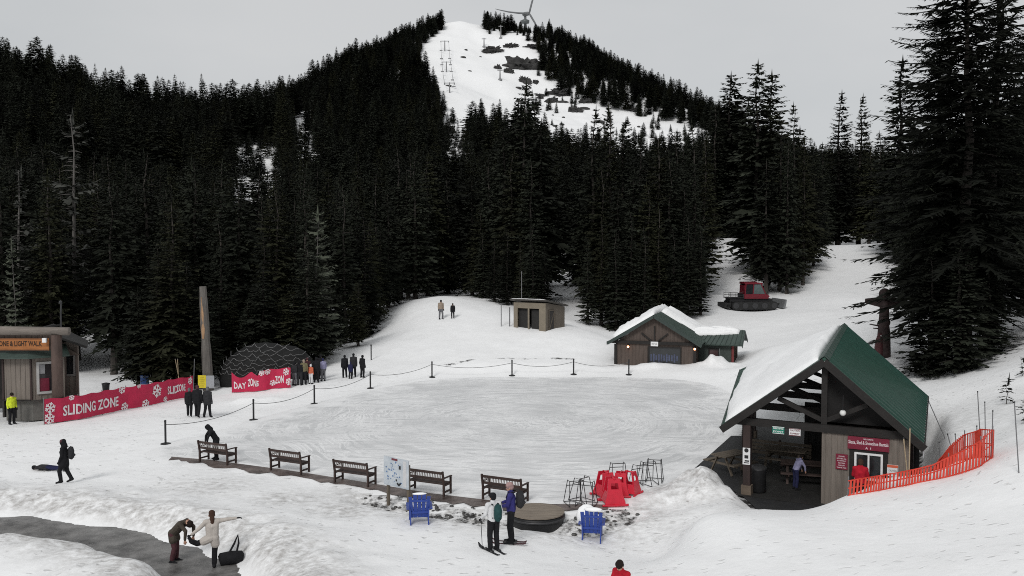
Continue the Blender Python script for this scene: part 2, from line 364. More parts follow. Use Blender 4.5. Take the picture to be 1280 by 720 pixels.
# ------------------------------------------------------------------ ground: one sheet to the horizon
def grid_lines(segs):
    out = [segs[0][0]]
    for a, b, s0, s1 in segs:
        p = a
        while p < b - 1e-6:
            t = (p - a) / (b - a); p += s0 * (s1 / s0) ** t; out.append(min(p, b))
    return np.unique(np.round(np.array(out), 4))
gy = grid_lines([(3, 14, 1, .25), (14, 50, .2, .2), (50, 95, .2, .5), (95, 150, .5, 2), (150, 700, 4, 4.5), (700, 4000, 6, 250)])
gxp = grid_lines([(0, 24, .2, .2), (24, 60, .25, 1), (60, 420, 1.5, 4.5), (420, 3000, 6, 250)])
gx = np.unique(np.concatenate([-gxp, gxp]))
GX, GY = np.meshgrid(gx, gy); GZ = H(GX, GY)
nx, ny = len(gx), len(gy)
ii = (np.arange(ny - 1)[:, None] * nx + np.arange(nx - 1)[None]).ravel()
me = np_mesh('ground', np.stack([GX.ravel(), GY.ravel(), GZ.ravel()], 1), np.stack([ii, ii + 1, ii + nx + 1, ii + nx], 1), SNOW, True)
X, Y = GX.ravel(), GY.ravel()
dirt = np.zeros(len(X)); bare = np.zeros(len(X)); tramp = np.zeros(len(X))
nr = (Y < 120) & (np.abs(X) < 90); Xn, Yn = X[nr], Y[nr]
pd = line_d(Xn, Yn, PATH); sdm = line_d(Xn, Yn, STREAM); rk = poly_sd(Xn, Yn, RINK)
dd = sst(.9, 1.5, pd) * (1 - sst(1.8, 4.4, pd)) * .75
dd = np.maximum(dd, .6 * (1 - sst(1.0, 3.2, sdm)))
for cx, cy, r_, a in ((6.4, 32.6, 2.4, .8), (8.5, 29.2, 1.6, .55), (14, 27.2, 2, .15), (-11.5, 33.2, 2.2, .55), (-8, 31.5, 1.5, .7), (-5.6, 30.2, 1.6, .8), (15, 65.3, 1.6, .3), (4.0, 29.2, 2.2, .5), (17.5, 36, 5, .35)):
    dd = np.maximum(dd, a * np.exp(-(((Xn - cx) ** 2 + (Yn - cy) ** 2) / r_ ** 2)))
dirt[nr] = dd
bb = .52 * (1 - sst(.55, 1.25, sdm))
bb = np.maximum(bb, .62 * (1 - sst(.1, .7, np.minimum(poly_sd(Xn, Yn, MATP), poly_sd(Xn, Yn, PAVI)))))
edge = line_d(Xn, Yn, [on0(*p) for p in [(558, 466), (600, 462), (680, 461), (760, 459)]]); bb = np.maximum(bb, .56 * (1 - sst(.1, 1.1, edge + 1.6 * np.abs(vnoise(Xn, Yn, 1.3, 31)))))
pave = poly_sd(Xn, Yn, PAVE); bb = np.maximum(bb, .55 * (1 - sst(0, .35, pave)))
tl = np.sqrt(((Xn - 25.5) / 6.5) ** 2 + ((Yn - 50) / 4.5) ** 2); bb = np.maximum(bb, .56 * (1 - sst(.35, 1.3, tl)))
bare[nr] = bb
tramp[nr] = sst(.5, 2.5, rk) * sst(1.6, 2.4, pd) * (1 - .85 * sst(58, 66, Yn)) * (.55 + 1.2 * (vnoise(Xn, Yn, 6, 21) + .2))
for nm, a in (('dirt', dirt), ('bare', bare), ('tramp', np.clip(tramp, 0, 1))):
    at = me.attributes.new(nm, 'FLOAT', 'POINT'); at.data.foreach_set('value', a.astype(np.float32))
tag(add('ground', me), 'snow covered ground of the plateau, foreground and mountain slopes', None, kind='structure')

# ------------------------------------------------------------------ ice rink, path, paving, matting
def sheet(name, poly, z, m, step=.5, label=None, drape=None):
    bm = bmesh.new(); bm.faces.new([bm.verts.new((p[0], p[1], z)) for p in poly])
    bmesh.ops.triangulate(bm, faces=bm.faces)
    me = bpy.data.meshes.new(name); bm.to_mesh(me); bm.free(); me.materials.append(m)
    o = add(name, me); tag(o, label, kind='structure'); return o
def ice_material():
    m = bpy.data.materials.new('rink_ice'); m.use_nodes = True; t = m.node_tree; N = t.nodes.new; L = t.links.new; b = t.nodes['Principled BSDF']
    b.inputs['Roughness'].default_value = .5; b.inputs['Specular IOR Level'].default_value = .35
    co = N('ShaderNodeTexCoord'); off = N('ShaderNodeVectorMath'); off.operation = 'SUBTRACT'; off.inputs[1].default_value = (1.0, 47, 0)
    L(co.outputs['Object'], off.inputs[0])
    # skating laps: noise stretched round the middle of the rink
    se = N('ShaderNodeSeparateXYZ'); L(off.outputs['Vector'], se.inputs[0])
    ln = N('ShaderNodeVectorMath'); ln.operation = 'LENGTH'; L(off.outputs['Vector'], ln.inputs[0])
    an = N('ShaderNodeMath'); an.operation = 'ARCTAN2'; L(se.outputs['Y'], an.inputs[0]); L(se.outputs['X'], an.inputs[1])
    cm = N('ShaderNodeCombineXYZ'); L(an.outputs[0], cm.inputs['X']); L(ln.outputs['Value'], cm.inputs['Y'])
    n0 = N('ShaderNodeTexNoise'); n0.inputs['Scale'].default_value = .16; n0.inputs['Detail'].default_value = 3; L(co.outputs['Object'], n0.inputs['Vector'])
    mxv = N('ShaderNodeVectorMath'); mxv.operation = 'MULTIPLY_ADD'; mxv.inputs[1].default_value = (.9, 4, 0); L(n0.outputs['Color'], mxv.inputs[0]); L(cm.outputs['Vector'], mxv.inputs[2])
    ms = N('ShaderNodeMapping'); ms.inputs['Scale'].default_value = (1.6, 1.7, 1); L(mxv.outputs['Vector'], ms.inputs['Vector'])
    n1 = N('ShaderNodeTexNoise'); n1.inputs['Scale'].default_value = 1.6; n1.inputs['Detail'].default_value = 7; n1.inputs['Roughness'].default_value = .68; L(ms.outputs['Vector'], n1.inputs['Vector'])
    # straight scratches
    m2 = N('ShaderNodeMapping'); m2.inputs['Rotation'].default_value = (0, 0, .5); m2.inputs['Scale'].default_value = (.22, 2.2, 1); L(co.outputs['Object'], m2.inputs['Vector'])
    n2 = N('ShaderNodeTexNoise'); n2.inputs['Scale'].default_value = 1.5; n2.inputs['Detail'].default_value = 6; n2.inputs['Roughness'].default_value = .7; L(m2.outputs['Vector'], n2.inputs['Vector'])
    mx_ = N('ShaderNodeMath'); mx_.operation = 'MULTIPLY_ADD'; mx_.inputs[1].default_value = .5; L(n2.outputs['Fac'], mx_.inputs[0])
    h_ = N('ShaderNodeMath'); h_.operation = 'MULTIPLY'; h_.inputs[1].default_value = .6; L(n1.outputs['Fac'], h_.inputs[0]); L(h_.outputs[0], mx_.inputs[2])
    r = N('ShaderNodeValToRGB'); e = r.color_ramp.elements; e[0].position = .40; e[0].color = (.55, .555, .56, 1); e[1].position = .67; e[1].color = (.88, .88, .882, 1)
    k = e.new(.52); k.color = (.62, .625, .63, 1); k = e.new(.615); k.color = (.68, .68, .685, 1)
    L(mx_.outputs[0], r.inputs['Fac'])
    def streaks(src, width, mscale, seed):
        s1 = N('ShaderNodeMath'); s1.operation = 'SUBTRACT'; s1.inputs[1].default_value = .5; L(src, s1.inputs[0]); s2 = N('ShaderNodeMath'); s2.operation = 'ABSOLUTE'; L(s1.outputs[0], s2.inputs[0])
        s3 = N('ShaderNodeMapRange'); s3.inputs['From Min'].default_value = 0; s3.inputs['From Max'].default_value = width; s3.inputs['To Min'].default_value = 1; s3.inputs['To Max'].default_value = 0; L(s2.outputs[0], s3.inputs['Value'])
        nm = N('ShaderNodeTexNoise'); nm.inputs['Scale'].default_value = mscale; nm.inputs['Detail'].default_value = 3; mo = N('ShaderNodeMapping'); mo.inputs['Location'].default_value = (seed, 0, 0); L(co.outputs['Object'], mo.inputs['Vector']); L(mo.outputs['Vector'], nm.inputs['Vector'])
        s4 = N('ShaderNodeMapRange'); s4.inputs['From Min'].default_value = .40; s4.inputs['From Max'].default_value = .58; L(nm.outputs['Fac'], s4.inputs['Value']); s5 = N('ShaderNodeMath'); s5.operation = 'MULTIPLY'; L(s3.outputs['Result'], s5.inputs[0]); L(s4.outputs['Result'], s5.inputs[1]); return s5.outputs[0]
    q1 = streaks(n1.outputs['Fac'], .045, .25, 3); q2 = streaks(n2.outputs['Fac'], .04, .3, 9); qm = N('ShaderNodeMath'); qm.operation = 'MAXIMUM'; L(q1, qm.inputs[0]); L(q2, qm.inputs[1])
    wm = N('ShaderNodeMixRGB'); wm.inputs['Color2'].default_value = (.94, .94, .94, 1); L(qm.outputs[0], wm.inputs['Fac']); L(r.outputs['Color'], wm.inputs['Color1'])
    ea = N('ShaderNodeAttribute'); ea.attribute_name = 'edge'; n9 = N('ShaderNodeTexNoise'); n9.inputs['Scale'].default_value = .8; n9.inputs['Detail'].default_value = 7; L(co.outputs['Object'], n9.inputs['Vector'])
    e2 = N('ShaderNodeMath'); e2.operation = 'MULTIPLY_ADD'; e2.inputs[1].default_value = 7.0; L(n9.outputs['Fac'], e2.inputs[0]); L(ea.outputs['Fac'], e2.inputs[2])
    em = N('ShaderNodeMapRange'); em.inputs['From Min'].default_value = 2.5; em.inputs['From Max'].default_value = 3.8; L(e2.outputs[0], em.inputs['Value'])
    sm_ = N('ShaderNodeMixRGB'); sm_.inputs['Color2'].default_value = (.90, .90, .902, 1); L(em.outputs['Result'], sm_.inputs['Fac']); L(wm.outputs['Color'], sm_.inputs['Color1']); L(sm_.outputs['Color'], b.inputs['Base Color'])
    bp = N('ShaderNodeBump'); bp.inputs['Strength'].default_value = .3; bp.inputs['Distance'].default_value = .03; L(mx_.outputs[0], bp.inputs['Height']); L(bp.outputs['Normal'], b.inputs['Normal'])
    return m
ix, iy = np.meshgrid(np.arange(-22, 16, .3), np.arange(28, 66, .3)); isd = poly_sd(ix.ravel(), iy.ravel(), RINK); okv = isd < .9
ic = ix.shape[1]; iq = (np.arange(ix.shape[0] - 1)[:, None] * ic + np.arange(ic - 1)[None]).ravel(); Q4 = np.stack([iq, iq + 1, iq + ic + 1, iq + ic], 1); Q4 = Q4[okv[Q4].all(1)]
used = np.unique(Q4); rem = np.full(ix.size, -1); rem[used] = np.arange(len(used))
me = np_mesh('ice_rink', np.stack([ix.ravel()[used], iy.ravel()[used], -sst(.15, .9, isd[used]) * .05], 1), rem[Q4], ice_material(), True)
at = me.attributes.new('edge', 'FLOAT', 'POINT'); at.data.foreach_set('value', isd[used].astype(np.float32))
tag(add('ice_rink', me), 'smooth scratched grey white ice of the outdoor skating rink', kind='structure')
sheet('rink_edge_paving', PAVE, .012, mat('wet_brown_paving', (.075, .05, .045, 1), .45, .5, 1.4, .6, 9, color2=(.21, .17, .155, 1)), label='wet reddish brown paving strip along the rink under the benches')
sheet('rubber_matting', MATP, .016, mat('rubber_mat', (.022, .022, .023, 1), .7, .25, 2.5, .4, 9), label='dark rubber matting leading from the rink into the shelter')
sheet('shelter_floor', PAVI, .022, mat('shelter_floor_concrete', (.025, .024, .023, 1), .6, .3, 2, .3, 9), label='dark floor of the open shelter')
# path strip
mb = MB(); pv = []
for i, p in enumerate(PATH):
    a = Vector(PATH[max(i - 1, 0)]); b = Vector(PATH[min(i + 1, len(PATH) - 1)]); d = (b - a).normalized(); n_ = Vector((-d.y, d.x))
    for k in (-1.75, -.6, .6, 1.75): q = Vector(p) + n_ * k; pv.append((q.x, q.y, -.065))
mb.put(pv, [(i * 4 + k, i * 4 + k + 1, i * 4 + k + 5, i * 4 + k + 4) for i in range(len(PATH) - 1) for k in range(3)])
def path_material():
    m = mat('trodden_wet_path', (.055, .052, .05, 1), .42, .4, 1.3, .8, 7, color2=(.22, .212, .205, 1)); return m
tag(mb.build('path', path_material()), 'dark wet trodden path between snow banks', kind='structure')

# ------------------------------------------------------------------ conifers
NEEDLE = mat('conifer_needles', (.014, .016, .012, 1), .85, .4, .8, color2=(.024, .028, .019, 1), objvar=.6, spec=.15)
NEEDLE2 = mat('conifer_needles_olive', (.02, .022, .012, 1), .85, .4, .8, color2=(.036, .038, .02, 1), objvar=.35, spec=.15)
FARNEEDLE = mat('far_conifer_needles', (.012, .013, .011, 1), .9, .3, .05, color2=(.018, .02, .016, 1), spec=.1)
BARK = mat('conifer_bark', (.05, .043, .038, 1), .9, .35, 4, .6, 12, stretch=(1, 1, .25))
GREYWOOD = mat('bleached_dead_wood', (.10, .093, .086, 1), .85, .3, 4, .5, 12, stretch=(1, 1, .25))

def crown_mesh(name, seed, H_, R, base, nwh, per, nseg, m, droop=.35, irregular=.25, spire=1.0, bare_frac=0.0, fine=1.0):
    """branch whorls; every branch a drooping frond of flat side sprays. Unit: metres, trunk base at origin"""
    r = np.random.RandomState(seed); Vs = []; Ts = []; nv = 0
    lean = r.uniform(0, 6.28)
    for i in range(nwh):
        t = (i + r.uniform(0, .6)) / nwh
        z = base + (H_ - base) * (1 - (1 - t) ** 1.08)
        prof = (1 - t) ** (.75 * spire) * (.55 + .45 * min(1, t * 5 + .35))
        k = max(3, int(round(per * (.55 + .45 * (1 - t)))))
        for j in range(k):
            if r.rand() < bare_frac: continue
            az = 6.283 * (j + r.uniform(-.4, .4)) / k + i * 2.4
            L = R * prof * r.uniform(1 - irregular * 1.4, 1 + irregular) * (1 + .18 * math.cos(az - lean)) + .18
            up0 = .25 + .5 * t; dr = droop * (1 - .5 * t) * r.uniform(.7, 1.3)
            d = np.array([math.cos(az), math.sin(az), 0.]); s_ = np.array([-d[1], d[0], 0.])
            ss = np.linspace(0, 1, nseg + 1)
            pts = d[None] * (L * ss)[:, None]; pts[:, 2] = L * (up0 * ss * .55 - dr * ss ** 1.6 * 1.25 + .16 * ss ** 4); pts[:, 2] += z
            # spine ribbon (thin, vertical-ish)
            wd = .05 + .035 * L * (1 - ss)
            a = pts + s_ * wd[:, None]; b = pts - s_ * wd[:, None]
            Vs += [a, b]; q = np.arange(nseg)
            Ts.append(np.stack([nv + q, nv + q + 1, nv + nseg + 1 + q], 1)); Ts.append(np.stack([nv + q + 1, nv + nseg + 2 + q, nv + nseg + 1 + q], 1)); nv += 2 * (nseg + 1)
            # side sprays
            for sgn in (-1, 1):
                st = np.linspace(.16, .97, nseg + 1) + r.uniform(-.05, .05, nseg + 1)
                ln = (L * .40 * (1.08 - st) + .10 + .05 * L) * r.uniform(.6, 1.25, nseg + 1)
                o = d[None] * (L * st)[:, None]; o[:, 2] = L * (up0 * st * .55 - dr * np.abs(st) ** 1.6 * 1.25 + .16 * st ** 4) + z
                ang = r.uniform(.5, .95, nseg + 1); hang = r.uniform(.05, .75, nseg + 1)
                dv = d[None] * np.cos(ang)[:, None] + sgn * s_[None] * np.sin(ang)[:, None]; dv[:, 2] -= hang * .8
                dv /= np.linalg.norm(dv, axis=1)[:, None]
                wv = np.cross(dv, np.array([0, 0, 1.])); wv /= np.linalg.norm(wv, axis=1)[:, None] + 1e-9
                tw = r.uniform(-1.0, 1.0, nseg + 1)
                wv = wv * np.cos(tw)[:, None] + np.cross(dv, wv) * np.sin(tw)[:, None]
                ln *= fine ** .6; hw = ln * r.uniform(.16, .28, nseg + 1) * fine
                A = o; B = o + dv * (ln * .45)[:, None] + wv * hw[:, None]; C = o + dv * ln[:, None]; D_ = o + dv * (ln * .5)[:, None] - wv * hw[:, None]
                n1 = nseg + 1; Vs += [A, B, C, D_]; q = np.arange(n1) + nv
                Ts.append(np.stack([q, q + n1, q + 2 * n1], 1)); Ts.append(np.stack([q, q + 2 * n1, q + 3 * n1], 1)); nv += 4 * n1
    # leader
    for a in range(3):
        c = np.array([[0, 0, H_ - .9], [.13 * math.cos(a * 2.1), .13 * math.sin(a * 2.1), H_ - .75], [0, 0, H_ + .45]]); Vs.append(c); Ts.append(np.array([[nv, nv + 1, nv + 2]])); nv += 3
    V = np.concatenate(Vs)
    bend = (V[:, 2] / H_) ** 2 * .25; V[:, 0] += bend * math.cos(lean); V[:, 1] += bend * math.sin(lean)
    return np_mesh(name, V, np.concatenate(Ts), m)
def trunk_mesh(name, H_, r0, m, seed=0, stubs=0):
    r = random.Random(seed); mb = MB(); n = 7
    mb.tube([(.03 * r.uniform(-1, 1) * i, .03 * r.uniform(-1, 1) * i, -0.6 + (H_ + .4) * i / n) for i in range(n + 1)], [r0 * (1.25 if i == 0 else 1) * (1 - .93 * i / n) for i in range(n + 1)], 7)
    for k in range(stubs):
        z = r.uniform(.12, .95) * H_; a = r.uniform(0, 6.28); L = r.uniform(.3, 1) * (.4 + 2.2 * (1 - z / H_))
        mb.tube([(0, 0, z), (L * .6 * math.cos(a), L * .6 * math.sin(a), z + r.uniform(-.1, .1) * L), (L * math.cos(a), L * math.sin(a), z - .12 * L)], [.035, .022, .008], 4, False)
    me = bpy.data.meshes.new(name); me.from_pydata(mb.v, [], mb.f); me.materials.append(m)
    return me
PROTO = []
for i in range(8):      # standard forest trees, 18 m
    R = [2.5, 2.9, 2.2, 3.2, 2.6, 2.0, 2.8, 2.4][i]
    PROTO.append((18.0, crown_mesh('crown_mesh', 10 + i, 18, R, [1.2, 2.0, 1.0, 2.6, .8, 1.5, 1.2, 3][i], 40, 7, 5, NEEDLE2 if i in (1, 5) else NEEDLE, droop=[.35, .5, .3, .55, .4, .25, .45, .6][i], irregular=[.25, .3, .3, .4, .2, .3, .35, .45][i], spire=[1, .9, 1.1, .8, 1, 1.1, .9, .75][i]),
                  trunk_mesh('trunk_mesh', 18, .26, BARK, i, 10)))
BIG = [(24.0, crown_mesh('crown_mesh', 40 + i, 24, [4.2, 3.5, 3.7][i], [2.6, 3.2, 2.8][i], 70, 9, 22, NEEDLE, droop=.5, irregular=.55, spire=.62, fine=.44), trunk_mesh('trunk_mesh', 24, .42, BARK, 40 + i, 22)) for i in range(3)]
THIN = [(11.0, crown_mesh('crown_mesh', 60, 11, 1.9, 1.0, 24, 5, 5, mat('sparse_grey_green_needles', (.075, .085, .06, 1), .85, .3, 1), droop=.3, irregular=.3, bare_frac=.25), trunk_mesh('trunk_mesh', 11, .12, GREYWOOD, 60, 30))]
SNAGC = [(17.0, crown_mesh('crown_mesh', 70 + i, 17, 3.0, 2, 30, 5, 5, mat('lichen_grey_needles', (.05, .052, .045, 1), .9, .3, 1), droop=.2, irregular=.5, bare_frac=.45), trunk_mesh('trunk_mesh', 17, .24, GREYWOOD, 70 + i, 60)) for i in range(2)]
rnd = random.Random(11)
TREES = []
def plant(px, py_base, top, d, proto, label, group=None, wide=1.0, pos=None):
    if pos is None: P = wp(px, 314, d); x, y = P[0], P[1]
    else: x, y = pos
    z = hz(x, y) - .15
    ztop = wp(px, top, y)[2] if pos is None else None
    h = (ztop - z) if pos is None else top
    Hm, cm, tm = proto
    s = h / Hm
    e = empty('conifer_tree', (x, y, z), rnd.uniform(0, 6.28), label, 'tree', group)
    k = s * wide * rnd.uniform(.92, 1.1); e.scale = (k, k, s)
    add('crown', cm, e); add('trunk', tm, e)
    TREES.append((x, y, h)); return e
EDGE = 'conifers at the forest edge'
# big cluster on the right
plant(1172, 0, 12, 52, BIG[1], 'tall broad conifer on the snowy bank, outermost of the big clump toward the carved pole', wide=.9)
plant(1207, 0, -55, 49.5, BIG[0], 'tallest conifer, in the middle of the big clump on the bank', wide=1.15)
plant(1240, 0, -30, 52, BIG[2], 'broad dark conifer of the big clump on the snowy bank, away from the carved pole', wide=1.1)
plant(1285, 0, 40, 58, BIG[1], 'dark conifer beyond the big clump on the bank, farthest from the carved pole', wide=1.2)
plant(1152, 0, 185, 60, PROTO[3], 'lower bushy conifer tucked beside the big clump above the green roof', wide=.85)
plant(1165, 0, 310, 49, PROTO[4], 'low spreading conifer at the foot of the big clump, carved pole side', wide=1.7)
plant(1200, 0, 300, 47.5, PROTO[0], 'low spreading conifer before the trunks of the big clump', wide=1.8)
plant(1238, 0, 310, 49, PROTO[2], 'low spreading conifer at the foot of the big clump, away from the carved pole', wide=1.8)
plant(1122, 0, 74, 128, PROTO[0], 'slender pointed conifer standing alone against the sky beside the big clump', wide=1.25)
for px, top, d, pi in ((1047, 116, 176, 2), (1073, 120, 178, 5), (1098, 165, 172, 0), (1026, 180, 172, 4), (1086, 190, 170, 1)):
    plant(px, 0, top, d, PROTO[pi], 'slim conifer in the row behind the crest of the curving snow road', 'conifers behind the snow road crest', 1.2)
for px, top, d, pi in ((912, 92, 172, 3), (944, 80, 122, 6), (963, 92, 124, 1), (893, 130, 168, 0), (932, 128, 170, 3), (992, 131, 116, 4), (975, 150, 110, 6), (984, 172, 108, 0), (985, 200, 118, 2), (1004, 172, 113, 5), (1017, 212, 124, 2), (958, 200, 108, 7)):
    plant(px, 0, top, d, PROTO[pi], 'tall dark conifer in the stand behind the red snow groomer', 'conifers behind the snow groomer', 1.2 if px < 970 else .85)
for px, top, d, pi in ((655, 104, 100, 6), (630, 150, 100, 0), (674, 152, 98, 3), (640, 190, 94, 1), (664, 200, 92, 6), (612, 190, 104, 4), (645, 130, 112, 3), (668, 125, 114, 6)):
    plant(px, 0, top, d, PROTO[pi], 'dark broad conifer rising behind the small flat roofed shed', 'conifers behind the shed', 1.2)
for px, top, d, pi in ((741, 136, 96, 2), (763, 133, 100, 5), (778, 150, 104, 0), (736, 196, 98, 3), (752, 210, 92, 1), (800, 168, 98, 6), (822, 170, 100, 1), (843, 165, 102, 4), (866, 152, 108, 2), (838, 200, 95, 7), (790, 215, 92, 3), (810, 230, 90, 1), (868, 205, 98, 0), (772, 235, 90, 7), (855, 235, 95, 6), (880, 170, 108, 5)):
    plant(px, 0, top, d, PROTO[pi], 'tall conifer in the grove behind the snow topped cabin', 'conifers behind the cabin', 1.1)
for px, top, d, pi in ((93, 140, 76, 0), (25, 210, 74, 1)):
    plant(px, 0, top, d, SNAGC[pi], 'half dead conifer with bare grey upper branches behind the kiosk', 'half dead conifers behind the kiosk', 1.0)
plant(395, 0, 262, 68, THIN[0], 'small sparse grey green conifer with bare stem behind the queue of people')
plant(17, 0, 300, 66, THIN[0], 'thin sparse young conifer just behind the kiosk roof', wide=.7)
for px, top, d, pi in ((185, 190, 74, 4), (245, 200, 76, 6), (300, 215, 74, 3), (345, 235, 73, 1), (140, 230, 70, 7), (60, 230, 72, 3), (215, 250, 70, 1), (275, 270, 69, 4), (330, 290, 68, 6), (430, 235, 80, 0), (455, 260, 84, 4), (370, 250, 76, 7)):
    plant(px, 0, top, d, PROTO[pi], 'dark conifer at the forest edge behind the red sliding banners', 'conifers behind the red banners', 1.15)
for px, top, d, pi in ((485, 235, 93, 6), (510, 215, 100, 3), (535, 225, 106, 0), (560, 210, 112, 4), (590, 220, 104, 6), (600, 260, 98, 1), (475, 280, 90, 7), (540, 260, 112, 3), (570, 255, 118, 7)):
    plant(px, 0, top, d, PROTO[pi], 'dark conifer at the forest edge beside the little ski run', 'conifers beside the ski run', 1.15)
for i, px in enumerate((170, 196, 214, 232, 249, 272, 291, 309, 327, 348, 366, 384, 408, 425, 447)):
    plant(px, 0, rnd.uniform(300, 385) if px < 400 else rnd.uniform(340, 385), rnd.uniform(65, 67) if 265 < px < 390 else rnd.uniform(59, 62.5) if px < 400 else rnd.uniform(69, 76), PROTO[(3, 7, 1, 6)[i % 4]], 'low bushy conifer at the foot of the forest right behind the red banners', 'low conifers behind the red banners', 1.5)
for i, (px, d, top) in enumerate(((604, 96, 290), (618, 92, 300), (634, 90, 285), (650, 88, 300), (666, 86, 280), (681, 86, 310), (735, 84, 300), (752, 85, 270), (770, 84, 290), (789, 86, 265), (806, 85, 285), (824, 88, 260), (842, 88, 285), (860, 90, 270), (876, 92, 280))):
    plant(px, 0, top, d, PROTO[(4, 0, 2, 5)[i % 4]], 'low conifer hard behind the shed' if px < 700 else 'low conifer hard behind the snow topped cabin', 'low conifers behind the shed' if px < 700 else 'low conifers behind the cabin', 1.25)
# the forest: front line in the photo, clearings and ski run as ground areas
FRONT = np.array([(-400, 476), (100, 474), (250, 466), (380, 455), (410, 432), (480, 412), (520, 378), (560, 362), (600, 366), (640, 380), (700, 392), (760, 392), (800, 382), (888, 378), (895, 345), (903, 312), (925, 296), (945, 320), (960, 368), (992, 362), (1022, 310), (1045, 294), (1070, 292), (1100, 294), (1128, 330), (1142, 420), (1165, 448), (1280, 425), (1700, 420)])
CAPY = np.array([(-400, 120), (0, 150), (150, 190), (300, 200), (420, 190), (500, 175), (600, 175), (640, 160), (700, 190), (760, 165), (860, 165), (900, 130), (960, 120), (1000, 150), (1030, 165), (1100, 160), (1150, 150), (1280, 100), (1700, 60)])
def gpoly(P): return [tuple(gp(px, py, 118)[:2]) for px, py in P]
RUN = gpoly([(516, 82), (532, 55), (548, 41), (600, 42), (640, 44), (668, 54), (678, 80), (672, 96), (698, 116), (740, 130), (774, 140), (820, 149), (862, 158), (900, 180), (860, 205), (800, 220), (730, 230), (690, 205), (670, 175), (640, 168), (600, 165), (570, 150), (545, 122)])
GAP1 = gpoly([(546, 112), (580, 116), (604, 262), (558, 262)])
GAP2 = gpoly([(290, 188), (346, 184), (356, 330), (284, 330)])
GAP3 = gpoly([(370, 145), (392, 145), (398, 235), (366, 235)])
fx, fy = [], []
r_ = np.random.RandomState(5)
sp = 4.3
for row in np.arange(66, 700, sp):
    s_ = sp * (1 + max(0, row - 150) / 1300)
    xs = np.arange(-.66 * row - 12, .66 * row + 12, s_); fx.append(xs + r_.uniform(-.45, .45, len(xs)) * s_); fy.append(row + r_.uniform(-.5, .5, len(xs)) * sp)
fx = np.concatenate(fx); fy = np.concatenate(fy); fz = H(fx, fy)
dep = fy; ppx = 640 + F * fx / (fy * math.cos(PITCH) - (fz - CAM_Z) * math.sin(PITCH)); ppy = 360 - F * (fy * math.sin(PITCH) + (fz - CAM_Z) * math.cos(PITCH)) / (fy * math.cos(PITCH) - (fz - CAM_Z) * math.sin(PITCH))
keep = (ppy < np.interp(ppx, FRONT[:, 0], FRONT[:, 1])) & (ppx > -80) & (ppx < 1360)
inrun = poly_sd(fx, fy, RUN) < 0; shrub = inrun & (ppx > 655) & (ppy > 96) & (r_.rand(len(fx)) < .22) & (vnoise(fx, fy, 22, 51) > -.02)
keep &= ~inrun | shrub
keep &= ~((ppx > 684) & (ppx < 724) & (fy < 165)) & ~((ppx > 886) & (ppx < 936) & (fy < 172))
keep &= ~((ppx > 553) & (ppx < 604) & (fy > 560)) & ~((ppx > 626) & (ppx < 642) & (fy > 620))
ingap = np.minimum(np.minimum(poly_sd(fx, fy, GAP1), poly_sd(fx, fy, GAP2)), poly_sd(fx, fy, GAP3)) < 0
gapt = ingap & (r_.rand(len(fx)) < .34)
keep &= ~ingap | gapt
# behind the skyline nothing can be seen: keep only trees whose top could show
hh = np.interp(fy, [60, 110, 200, 320, 450, 700], [17, 17, 15, 14, 12.5, 10]) * r_.uniform(.5, 1.32, len(fx)) ** 1.0
capz = CAM_Z + (314 - np.interp(ppx, CAPY[:, 0], CAPY[:, 1])) / F * fy
hh = np.where(shrub, hh * .5, hh); hh = np.where(gapt, hh * .6, hh); hh = np.where((ppx > 640) & (ppx < 684) & (fy > 600), hh * .62, hh)
hh = np.where(fy < 170, np.minimum(hh, np.maximum(5, (capz - fz) * r_.uniform(.75, 1.0, len(fx)))), hh)
# visibility by running horizon per azimuth
order = np.argsort(fy); hor = np.full(721, -9.0); vis = np.zeros(len(fx), bool)
GH = {}
azb = np.clip(((fx / fy + .66) / 1.32 * 720).astype(int), 0, 720)
for i in order:
    el = (fz[i] + hh[i] - CAM_Z) / fy[i]; gl = (fz[i] - CAM_Z) / fy[i]
    if not keep[i]: hor[azb[i]] = max(hor[azb[i]], gl); continue
    if el > hor[max(0, azb[i] - 2):azb[i] + 3].min() - .012: vis[i] = True
    hor[azb[i]] = max(hor[azb[i]], gl)
for (x, y, h) in TREES: keep &= (fx - x) ** 2 + (fy - y) ** 2 > 2.2 ** 2
keep &= vis
idx = np.nonzero(keep)[0]; idx = idx[np.argsort(fy[idx])]
NIND = 190
def zone(px):
    return ('dark conifer deep in the forest beyond the red banners', 'inner conifers beyond the red banners') if px < 430 else \
           ('dark conifer deep in the forest beyond the little ski run', 'inner conifers beyond the ski run') if px < 600 else \
           ('dark conifer deep in the wood beyond the shed and cabin', 'inner conifers beyond the shed and cabin') if px < 890 else \
           ('dark conifer deep in the wood beyond the snow road and groomer', 'inner conifers beyond the snow road') if px < 1120 else \
           ('dark conifer deep in the wood beyond the big clump on the bank', 'inner conifers beyond the big clump')
for i in idx[:NIND]:
    lb, g = zone(ppx[i]); plant(ppx[i], 0, hh[i], 0, PROTO[rnd.randrange(8)], lb, g, 1.05, pos=(fx[i], fy[i]))
# the rest of the forest: one mass of cheaper trees
rest = idx[NIND:]
